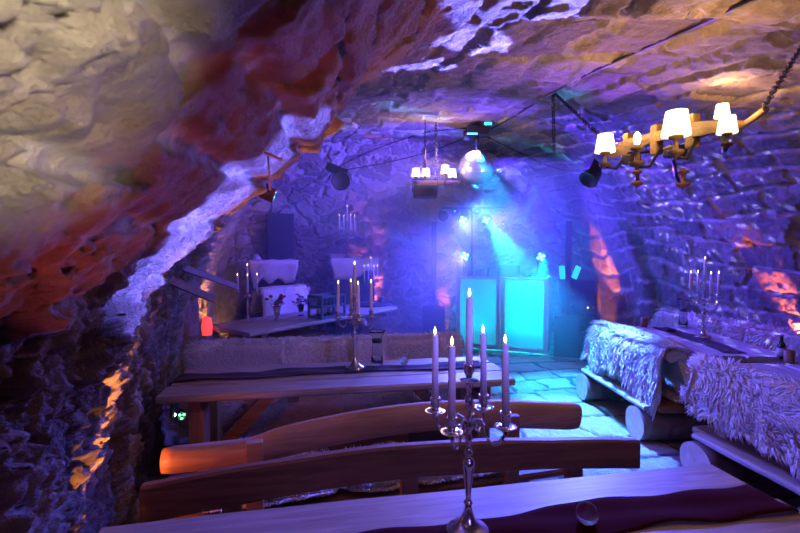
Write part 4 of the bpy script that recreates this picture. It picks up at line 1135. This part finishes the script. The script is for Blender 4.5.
for k, p in enumerate(FIX):
    par_cluster('moving_head_light', p, camp + Vector((0.6, 0, .3)), 'moving-head lamp with cyan lenses %s' % WH[k], .085, 'led', n=5, group='moving-head lamps')
for k, (px, py) in enumerate(((455, 211), (477, 211))):
    par_cluster('spot_lamp', PD(px, py, 8.1), camp + Vector((1, 0, 3)), 'dim cyan lamp on top of the lighting bar, %s' % ['above the left lamp', 'above the right lamp'][k], .07, 'ledlow', n=1, group='dim lamps on the lighting bar')
par_cluster('spot_lamp', PD(503, 224, 8.1), camp + Vector((-3, 0, 1)), 'small dim cyan lamp at the right end of the lighting bar', .045, 'ledlow', n=1)
par_cluster('spot_lamp', PD(443, 216, 8.0), camp + Vector((-3, 0, -2)), 'unlit black lamp at the left end of the lighting bar', .09, 'ledlow', n=0)
# stand carrying the bar
st = empty('lighting_stand', (PD(472, 230, 8.15).x, 8.15, 0), 0, 'black tripod stand with lighting bar behind the booth', 'light stand')
zb = PD(470, 208, 8.15).z
m_ = MB(); m_.tube([(0, 0, .05), (0, 0, zb)], .02, 12); m_.build('pole', M['blackmetal'], st)
m_ = MB(); m_.tube([(-.55, 0, zb), (.62, 0, zb)], .02, 12); m_.build('bar', M['blackmetal'], st)
for k in range(3):
    a = 2 * PI * k / 3 + .3; m_ = MB(); m_.tube([(0, 0, .55), (.42 * math.cos(a), .2 * math.sin(a), .02)], .013, 8); m_.build('leg', M['blackmetal'], st)
# posts that carry the two lower moving heads
for k, (p, nm) in enumerate(((FIX[2], 'left'), (FIX[3], 'right'))):
    s_ = empty('lamp_pole', (p.x, p.y + .16, 0), 0, 'thin black pole holding the moving-head lamp over the booth %s end' % nm, 'pole')
    m_ = MB(); m_.tube([(0, 0, .02), (0, 0, p.z + .02)], .016, 10); m_.tube([(0, 0, p.z), (0, -.08, p.z)], .012, 8); m_.build('pole', M['blackmetal'], s_)
    m_ = MB(); m_.lathe([(0, 0), (.18, 0), (.18, .012), (.02, .03), (0, .03)], seg=20); m_.build('base', M['blackmetal'], s_)

# ------------------------------------------------------------------ loudspeakers
def column_speaker(px, ytop, Y, label, w=.085, base=True):
    p = PD(px, ytop, Y); t = empty('column_speaker', (p.x, Y, 0), -math.atan2(p.x, Y), label, 'loudspeaker')
    H = p.z; hb = .62
    m_ = MB(); m_.box((0, 0, (H + .95) / 2), (w, .10, H - .95)); m_.build('column', M['blackmetal'], t)
    m_ = MB(); m_.box((0, -.055, (H + .95) / 2), (w * .8, .006, H - 1.0)); m_.build('grille', M['grille'], t)
    m_ = MB(); m_.box((0, 0, .78), (.045, .045, .36)); m_.build('spacer_pole', M['blackmetal'], t)
    m_ = MB(); m_.box((0, 0.02, hb / 2), (.38, .42, hb), bev=.012); m_.build('subwoofer', M['black'], t)
    m_ = MB(); m_.box((0, -.195, hb / 2 + .02), (.33, .01, hb * .8)); m_.build('subwoofer_grille', M['grille'], t)
    return t
column_speaker(569, 221, 6.9, 'slim black column loudspeaker standing right of the booth')
column_speaker(434, 222, 7.7, 'slim black column loudspeaker in the haze left of the booth')
# rack of amplifiers
pr = PD(577, 300, 7.3)
rk = empty('equipment_rack', (pr.x + .05, 7.35, 0), -.25, 'black flight case rack of amplifiers beside the right loudspeaker', 'rack')
m_ = MB(); m_.box((0, 0, .56), (.58, .5, 1.12), bev=.015); m_.build('case', M['black'], rk)
for k, z in enumerate((.32, .55, .72, .92)):
    m_ = MB(); m_.box((0, -.255, z), (.48, .02, .15 if k else .2)); u = m_.build('rack_unit', M['blackmetal'], rk)
    for q in range(3):
        m_ = MB(); m_.lathe([(0, 0), (.018, 0), (.016, .02), (0, .02)], (-.12 + .15 * q, 0, 0), 12, M4=Matrix.Translation((0, -.265, z)) @ Matrix.Rotation(PI / 2, 4, 'X')); m_.build('knob', M['silver'], u)
for x, z, mm in ((-.20, .93, 'ledred'), (-.20, .87, 'ledred'), (.10, .71, 'ledorange'), (-.14, .55, 'ledorange')):
    m_ = MB(); m_.ball((x, -.268, z), .010, 8); m_.build('indicator_lamp', M[mm], rk)
for k, (px, py, tl, nm) in enumerate(((562, 278, .05, 'upright lit tablet behind the right column loudspeaker'), (576, 277, -.45, 'tilted lit tablet on top of the equipment rack'))):
    t = empty('tablet', PD(px, py, 7.1), 0, nm, 'tablet')
    t.location.z = 1.125 ; 
    m_ = MB(); m_.box((0, 0, .14), (.11, .012, .24), (R(-10), -tl, 0)); m_.build('case', M['black'], t)
    m_ = MB(); m_.box((0, -.008, .14), (.092, .004, .21), (R(-10), -tl, 0), bev=0); m_.build('screen', M['screen'], t)
    m_ = MB(); m_.tube([(0, .02, 0), (0, .01, .06)], .01, 8); m_.lathe([(0, 0), (.05, 0), (.05, .008), (0, .01)], seg=16); m_.build('stand', M['black'], t)

# ------------------------------------------------------------------ dark furniture by the far left wall
def dark_cabinet(cx_px, wpx, ytop, Y, label, name='cabinet', cat='cabinet', depth=.45, m='cabinet', rz=0.17):
    p = PD(cx_px, ytop, Y); w_ = wpx / F * Y
    t = empty(name, (p.x, Y + depth / 2, 0), rz, label, cat)
    m_ = MB(); m_.box((0, 0, p.z / 2), (w_, depth, p.z), bev=.01); m_.build('body', M[m], t)
    for sx in (-1, 1):
        m_ = MB(); m_.box((sx * w_ * .25, -depth / 2 - .008, p.z / 2), (w_ * .46, .016, p.z * .93)); dd = m_.build('door', M[m], t)
        m_ = MB(); m_.ball((sx * w_ * .05, -depth / 2 - .025, p.z * .55), .014, 10); m_.build('knob', M['blackmetal'], dd)
    return t, p, w_
cb1 = dark_cabinet(272, 34, 262, 7.0, 'tall dark cabinet with a fleece on top, behind the leftmost candelabra')
cb2 = dark_cabinet(352, 40, 260, 7.35, 'dark cabinet carrying a candelabra against the far wall')
def top_fleece(cb, label, seed, Y, w, depth=.45, drop=.3):
    t, p, w_ = cb
    c = Vector((t.location.x, t.location.y)); a = t.rotation_euler.z
    pl = [(depth / 2, p.z + .006), (-depth / 2 - .03, p.z + .006), (-depth / 2 - .045, p.z - .03), (-depth / 2 - .05, p.z - drop)]
    return fleece('sheepskin', draped((c, a), -w / 2, w / 2, pl, seed=seed, hem=.12, wav=0.006), 26, 24, 2600, .022, .004, label, seed=seed)
top_fleece(cb1, 'fleece draped over the tall dark cabinet behind the leftmost candelabra', 51, 7.0, .68, drop=.30)
top_fleece(cb2, 'fleece draped over the cabinet under the far candelabra', 52, 7.35, .70, drop=.22)
candelabra(Vector((PD(347, 258, 7.5).x, 7.55, cb2[1].z + .02)), R(30), 'silver candelabra on the fleece-topped cabinet at the far wall', 'on the fleece-topped cabinet', 1.2, ch=.24)
# a second candelabra stands on a high round table by the far wall
pt = PD(371, 303, 7.0)
ht = empty('bar_table', (pt.x, 7.0, 0), 0, 'dark round bar table in the haze behind the grey board table', 'table')
zt = PD(371, 303, 7.0).z
m_ = MB(); m_.lathe([(0, zt - .03), (.3, zt - .03), (.31, zt - .015), (.3, zt), (0, zt)], seg=32); m_.build('tabletop', M['cabinet'], ht)
m_ = MB(); m_.tube([(0, 0, .03), (0, 0, zt - .02)], .03, 14); m_.build('pedestal', M['blackmetal'], ht)
m_ = MB(); m_.lathe([(0, 0), (.22, 0), (.22, .015), (.03, .04), (0, .04)], seg=24); m_.build('base', M['blackmetal'], ht)
candelabra(Vector((pt.x, 7.0, zt)), R(25), 'silver candelabra on the dark bar table in the haze', 'on the dark bar table', .95)
# tall loudspeaker in the corner
ps = PD(275, 213, 7.45)
sp = empty('loudspeaker', (ps.x, 7.78, 0), .25, 'tall black loudspeaker stack in the far left corner', 'loudspeaker')
m_ = MB(); m_.box((0, 0, .50), (.5, .5, 1.0), bev=.015); m_.build('subwoofer', M['black'], sp)
m_ = MB(); m_.box((0, 0, (ps.z + 1.0) / 2 + .005), (.46, .42, ps.z - 1.0), bev=.02); m_.build('top_cabinet', M['black'], sp)
m_ = MB(); m_.box((0, -.215, (ps.z + 1.0) / 2), (.40, .01, ps.z - 1.1)); m_.build('grille', M['grille'], sp)

# wooden rails sticking out from the left wall
def beam(pxa, pxb, Ya, Yb, w, h, label, m='wood', name='wooden_beam', ext=.25):
    a = PD(*pxa, Ya); b = PD(*pxb, Yb); dd = (a - b).normalized(); a = a + dd * ext
    c = (a + b) / 2
    m_ = MB(); m_.sweep([a - c, b - c], lambda k, f: [(-w / 2, -h / 2), (w / 2, -h / 2), (w / 2, h / 2), (-w / 2, h / 2)], 0, False)
    o = m_.build(name, M[m], None, c); return tag(o, label, 'beam', kind='thing')
beam((198, 273), (237, 287), 4.3, 4.9, .035, .055, 'upper of two wooden beams jutting from the left wall', ext=.3)
beam((190, 289), (213, 299), 3.8, 4.05, .04, .06, 'lower short wooden beam jutting from the left wall, end glowing orange', ext=.3)

# ================================================================== chandeliers and things hung from the vault
def shade_lamp(par, x, y, z, on='shade', s=1.0):
    """an electric candle arm: turned cup, stub, shade or bare bulb"""
    h = MB(); h.lathe([(r * s, q * s) for r, q in [(0, -.10), (.006, -.098), (.008, -.088), (.03, -.078), (.036, -.066), (.034, -.060), (.012, -.056), (.010, -.03), (.012, -.015), (.030, -.004), (.032, .004), (.012, .010), (.010, .02), (0, .02)]], (x, y, z), 20)
    hh = h.build('lamp_holder', M['beamwood'] if on != 'dark' else M['wood'], par)
    if on == 'shade':
        m_ = MB(); m_.lathe([(r * s, q * s) for r, q in [(.058, .005), (.060, .005), (.060, .012), (.044, .115), (.041, .115), (.056, .012)]], (x, y, z), 24); m_.build('lamp_shade', M['shade'], hh)
        m_ = MB(); m_.ball((x, y, z + .05 * s), .018 * s, 12); m_.build('bulb', M['bulb'], hh)
    elif on == 'bulb':
        m_ = MB(); m_.lathe([(r * s, q * s) for r, q in [(0, .02), (.010, .022), (.017, .045), (.015, .065), (.004, .08), (0, .082)]], (x, y, z), 16); m_.build('bulb', M['bulb'], hh)
def chain(mb, a, b, link=.035, r=.003):
    a = Vector(a); b = Vector(b); n = max(2, int((b - a).length / (link * .75))); d = (b - a).normalized()
    q = d.to_track_quat('Z', 'Y').to_matrix()
    for k in range(n):
        c = a + (b - a) * ((k + .5) / n); tw = (k % 2) * PI / 2
        pts = []
        for j in range(13):
            t_ = 2 * PI * j / 12; l = Vector((math.cos(tw) * math.cos(t_) * link * .32, math.sin(tw) * math.cos(t_) * link * .32, math.sin(t_) * link * .55)); pts.append(c + q @ l)
        mb.tube(pts, r, 6)
    return mb
# near chandelier: a rough wooden yoke along the vault
PA = PD(742, 122, 1.95); PB = PD(612, 152, 3.05)
ch = empty('chandelier', (PA + PB) / 2, 0, 'rustic wooden yoke chandelier with lit cream shades, nearest the right wall', 'chandelier')
C0 = (PA + PB) / 2
ax_ = (PB - PA).normalized(); sd = Vector((ax_.y, -ax_.x, 0)).normalized()
m_ = MB(); LA = (PB - PA).length
def bsec(k, f):
    h = .036 + .009 * math.sin(f * PI * 3); 
    if k < 5: h *= .45 + .1 * k
    return [(-.022, -h), (.022, -h * .9), (.027, 0), (.022, h), (-.022, h * .95), (-.026, 0)]
m_.sweep([(PA - C0) + (PB - PA) * (k / 15) + Vector((0, 0, .035 * math.sin(PI * k / 15) - .01)) for k in range(16)], bsec, 0, False)
m_.build('yoke_beam', M['beamwood'], ch)
for f in (.28, .55, .82):
    p = (PA - C0) + (PB - PA) * f; m_ = MB(); m_.box((p.x, p.y, p.z + .01), (.05, .05, .17), (0, 0, .2), bev=.012); m_.build('peg', M['beamwood'], ch)
m_ = MB(); m_.tube([(PA - C0) + Vector((0, 0, -.02)), (PA - C0) - ax_ * .12 + Vector((0, 0, .03))], .014, 10); m_.build('end_peg', M['beamwood'], ch)
# lamps: pixel, depth, kind
LAMPS = [((605, 153), 2.85, 'shade', 1.0), ((637, 149), 2.5, 'bulb', 1.15), ((676, 137), 2.22, 'shade', 1.08), ((727, 134), 1.86, 'shade', .62), ((722, 118), 3.1, 'shade', .8), ((637, 172), 2.75, 'dark', 1.0), ((683, 172), 2.45, 'dark', 1.0), ((630, 128), 3.0, 'bulb', .0)]
for (pp, Y, kind, s) in LAMPS:
    if s == 0: continue
    p = PD(*pp, Y); q = p - C0
    # nearest point on the beam
    k = max(.1, min(.9, (p - PA).dot(ax_) / LA)); bp = (PA - C0) + (PB - PA) * k
    e = q + Vector((0, 0, -.085 * s))
    ar = MB(); ar.tube([bp + Vector((0, 0, -.03)), (bp + e) / 2 + Vector((0, 0, -.07)), e], lambda f: .009, 8); ar.build('arm', M['blackmetal'], ch)
    shade_lamp(ch, q.x, q.y, q.z, kind, s)
    if kind == 'shade': point('chandelier_glow', p + Vector((0, 0, .13)), WARM, 10, .05)
    if kind == 'bulb': point('chandelier_glow', p + Vector((0, 0, .12)), WARM, 3.5, .03)
hk1 = vault_hit(800, 48); hk1 = vault_hit(812, 30)
hk2 = vault_hit(553, 92)
cm = MB(); chain(cm, PA - C0 + Vector((0, 0, .03)) - ax_ * .1, hk1 - C0); cm.build('chain', M['blackmetal'], ch)
cm = MB(); chain(cm, PB - C0 + Vector((0, 0, .03)), hk2 - C0, .045, .0045); cm.build('chain', M['blackmetal'], ch)
# loose chain hanging from the same hook
cm = MB(); pk = hk2; bt = PD(554, 150, hk2.y - .02); chain(cm, hk2 - hk2, bt - hk2, .045, .005)
o = cm.build('hanging_chain', M['blackmetal'], None, hk2); tag(o, 'loose black chain hanging straight down from the vault hook', 'chain')

for f in (.40, .78):
    p = (PA - C0) + (PB - PA) * f + Vector((0, 0, -.075)); m_ = MB(); m_.box(p, (.085, .075, .06), (0, 0, .3), bev=.008); m_.lathe([(0, 0), (.022, 0), (.022, .02), (0, .02)], (p.x, p.y - .02, p.z - .045), 12)
    m_.build('lamp_transformer', M['black'], ch)
# far chandelier
pf = PD(436, 183, 6.0)
c2h = empty('chandelier', pf, 0, 'small chandelier with pale lit shades left of the mirror ball', 'chandelier')
m_ = MB(); m_.box((0, 0, 0), (.62, .05, .05), bev=.012); m_.build('yoke_beam', M['wood'], c2h)
for x, y, hz in ((-.27, -.12, .06), (-.13, .12, .10), (.11, -.12, .10), (.23, .12, .09)):
    m_ = MB(); m_.tube([(x * .7, 0, -.01), (x, y * .6, -.05), (x, y, hz - .02)], .008, 8); m_.build('arm', M['blackmetal'], c2h)
    shade_lamp(c2h, x, y, hz, 'shade', .95)
point('chandelier_glow_far', pf + Vector((0, -.1, .36)), WARM, 26, .12)
hh = vault_hit(438, 146)
cm = MB(); chain(cm, (0, 0, .03), Vector((0, .0, 3.3 - pf.z)), .05, .006); cm.build('chain', M['blackmetal'], c2h)
# black effect light below it
pe_ = PD(425, 192, 5.8)
el = empty('effect_light', pe_, 0, 'black box effect light hanging under the far chandelier', 'stage light')
m_ = MB(); m_.box((0, 0, 0), (.30, .22, .15), bev=.01); m_.build('housing', M['black'], el)
m_ = MB(); m_.box((0, -.115, .01), (.20, .01, .08)); m_.build('lens', M['glass'], el)
m_ = MB(); m_.tube([(-.16, 0, 0), (-.16, 0, .16), (.16, 0, .16), (.16, 0, 0)], .008, 8); m_.tube([(0, 0, .16), (0, 0, 3.28 - pe_.z)], .008, 8); m_.build('hanger', M['blackmetal'], el)

# mirror ball
pmb = PD(476, 168, 6.2); rb = .235
mb_ = empty('mirror_ball', pmb, 0, 'mirror ball hanging from the top of the vault', 'mirror ball')
m_ = MB(); nlat = 26
for k in range(nlat):
    p0 = PI * k / nlat; p1 = PI * (k + 1) / nlat; nn = max(4, int(2 * PI * math.sin((p0 + p1) / 2) * nlat / PI))
    for j in range(nn):
        a0 = 2 * PI * (j + .06) / nn; a1 = 2 * PI * (j + .94) / nn; q0, q1 = p0 + .05 * PI / nlat, p1 - .05 * PI / nlat
        f_ = lambda ph, a: Vector((rb * math.sin(ph) * math.cos(a), rb * math.sin(ph) * math.sin(a), rb * math.cos(ph)))
        m_.add([f_(q0, a0), f_(q1, a0), f_(q1, a1), f_(q0, a1)], [(0, 1, 2, 3)], 0, False)
m_.build('mirror_tiles', M['mirror'], mb_)
m_ = MB(); m_.ball((0, 0, 0), rb * .985, 32); m_.build('core', M['silver'], mb_)
m_ = MB(); chain(m_, (0, 0, rb), (0, 0, rb + .16), .03, .004); m_.build('chain', M['blackmetal'], mb_)
# motor and clamp
pmo = PD(477, 133, 6.2)
mo = empty('effect_light', pmo, 0, 'black clustered lamp with cyan glow above the mirror ball', 'stage light')
m_ = MB(); m_.box((0, 0, .02), (.28, .20, .14), bev=.012); m_.box((.10, -.08, .08), (.14, .14, .08)); m_.lathe([(0, -.14), (.03, -.14), (.03, -.05), (0, -.05)], seg=14); m_.lathe([(0, 0), (.05, 0), (.05, .12), (0, .12)], (-.14, -.02, -.10), 14); m_.build('housing', M['black'], mo)
m_ = MB(); m_.box((.12, -.155, .085), (.10, .008, .035)); m_.box((-.08, -.105, -.035), (.14, .01, .02)); m_.build('lens', M['ledlow'], mo)
m_ = MB(); m_.tube([(0, 0, .08), (0, 0, .40)], .015, 8); m_.build('hanger', M['blackmetal'], mo)

# three cans on the vault
pc = PD(341, 181, 6.0)
cn = par_cluster('par_can', pc, camp + Vector((.4, 1.5, -.6)), 'round black lamp clamped to the vault, unlit', .12, 'ledlow', n=0)
m_ = MB(); m_.box((-.06, .1, .16), (.30, .16, .10), (0, .35, 0)); m_.build('driver_box', M['black'], cn)
pc2 = PD(588, 180, 4.9)
cn2 = par_cluster('par_can', pc2, pc2 + Vector((-1, -.5, -1)), 'black lamp on the right vault behind the wooden chandelier', .10, 'ledlow', n=0)
m_ = MB(); m_.box((.05, 0, .13), (.14, .12, .12), (0, .5, .3)); m_.build('driver_box', M['black'], cn2)
pc3 = PD(274, 196, 4.6)
cn3 = par_cluster('par_can', pc3, pc3 + Vector((1.4, .5, -.5)), 'red-brown lamp glowing green-white on the left vault', .075, 'led', 'housing', n=5)
spot('left_vault_lamp', pc3 + Vector((.1, .03, -.02)), pc3 + Vector((1.4, 1.2, .5)), (0.15, .9, .8), 8, 100, .5)
# small white bracket
pw = PD(268, 155, .98)
m_ = MB(); m_.tube([(0, 0, 0), (0.004, 0, -.075)], .0022, 8); m_.tube([(-.006, -.004, .004), (.030, .004, -.010)], .0034, 10)
tag(m_.build('bracket', M['whitepaint'], None, pw), 'small white bent tube hook sticking out of the near left rock', 'bracket')

# cables along the vault
def cable(pix, label, r=.009, inset=.04, name='cable'):
    P_ = []
    for k in range(len(pix) - 1):
        for q in range(6):
            f = q / 6; P_.append(rock_hit(pix[k][0] * (1 - f) + pix[k + 1][0] * f, pix[k][1] * (1 - f) + pix[k + 1][1] * f, inset))
    P_.append(rock_hit(*pix[-1], inset))
    for it in range(2): P_ = [P_[0]] + [(P_[k - 1] + P_[k] * 2 + P_[k + 1]) / 4 for k in range(1, len(P_) - 1)] + [P_[-1]]
    c = P_[0].copy(); m_ = MB(); m_.tube([p - c for p in P_], r, 8)
    return tag(m_.build(name, M['cable'], None, c), label, 'cable')
cable([(765, -6), (700, 25), (650, 46), (600, 68), (552, 93), (515, 116), (484, 133)], 'thick black cable running down the vault to the mirror ball lamp', .010)
cable([(470, 136), (430, 152), (390, 162), (345, 170)], 'black cable sagging from the mirror ball lamp to the left lamp', .010)
cable([(468, 128), (430, 131), (385, 145), (345, 163), (300, 190)], 'upper black cable crossing the vault above the far chandelier', .008)
cable([(486, 136), (510, 148), (540, 163), (562, 170), (588, 172)], 'black cable from mirror ball lamp to the right vault lamp', .008)
cable([(553, 206), (563, 217), (578, 219)], 'short loose cable on the right vault above the column loudspeaker', .010)
# cables by the left corner
cable([(283, 196), (297, 204), (308, 196), (306, 178)], 'thin looping cable below the left vault lamps', .006, .3)

# ------------------------------------------------------------------ floor uplighters
def uplighter(loc, aim, label, m='ledorange', r=.07, n=5, group='floor uplighters'):
    return par_cluster('floor_uplighter', loc, aim, label, r, m, n=n, group=group)
uplighter(PZ(203, 372, .10), PD(170, 290, 3.9), 'orange floor uplighter by the left wall behind the sheepskin bench', 'ledorange')
uplighter(PD(182, 416, 2.98), camp + Vector((1.0, 0, -.3)), 'uplighter with mixed colour lamps under the end of the carafe table', 'ledgreen', .028, 4)
pl = PD(174, 415, 2.94); m_ = MB(); m_.ball((0, 0, 0), .013, 10); tag(m_.build('indicator_lamp', M['ledwhite'], None, pl), 'pinkish white lamp dot under the end of the carafe table', 'lamp')
uplighter(ST(-1.02, 5.55, .30), ST(-1.4, 6.3, 1.6), 'orange uplighter in the far left corner beside the grey table', 'ledorange')
pl = PD(207, 327, 5.0); m_ = MB(); m_.lathe([(0, -.10), (.05, -.09), (.06, 0), (.045, .10), (0, .12)], seg=14)
tag(m_.build('lantern', M['ledred'], None, pl), 'small red glowing lantern on the left wall beside the grey table', 'lantern')
M['ledred'].node_tree.nodes['Principled BSDF'].inputs['Emission Strength'].default_value = 1.2
uplighter(PZ(622, 345, .10), PD(592, 225, 7.3), 'orange uplighter at the foot of the right wall beyond the benches', 'ledorange')
uplighter(ST(1.0, 7.6, .1), ST(1.15, 7.95, 1.9), 'orange uplighter at the foot of the far wall', 'ledorange')
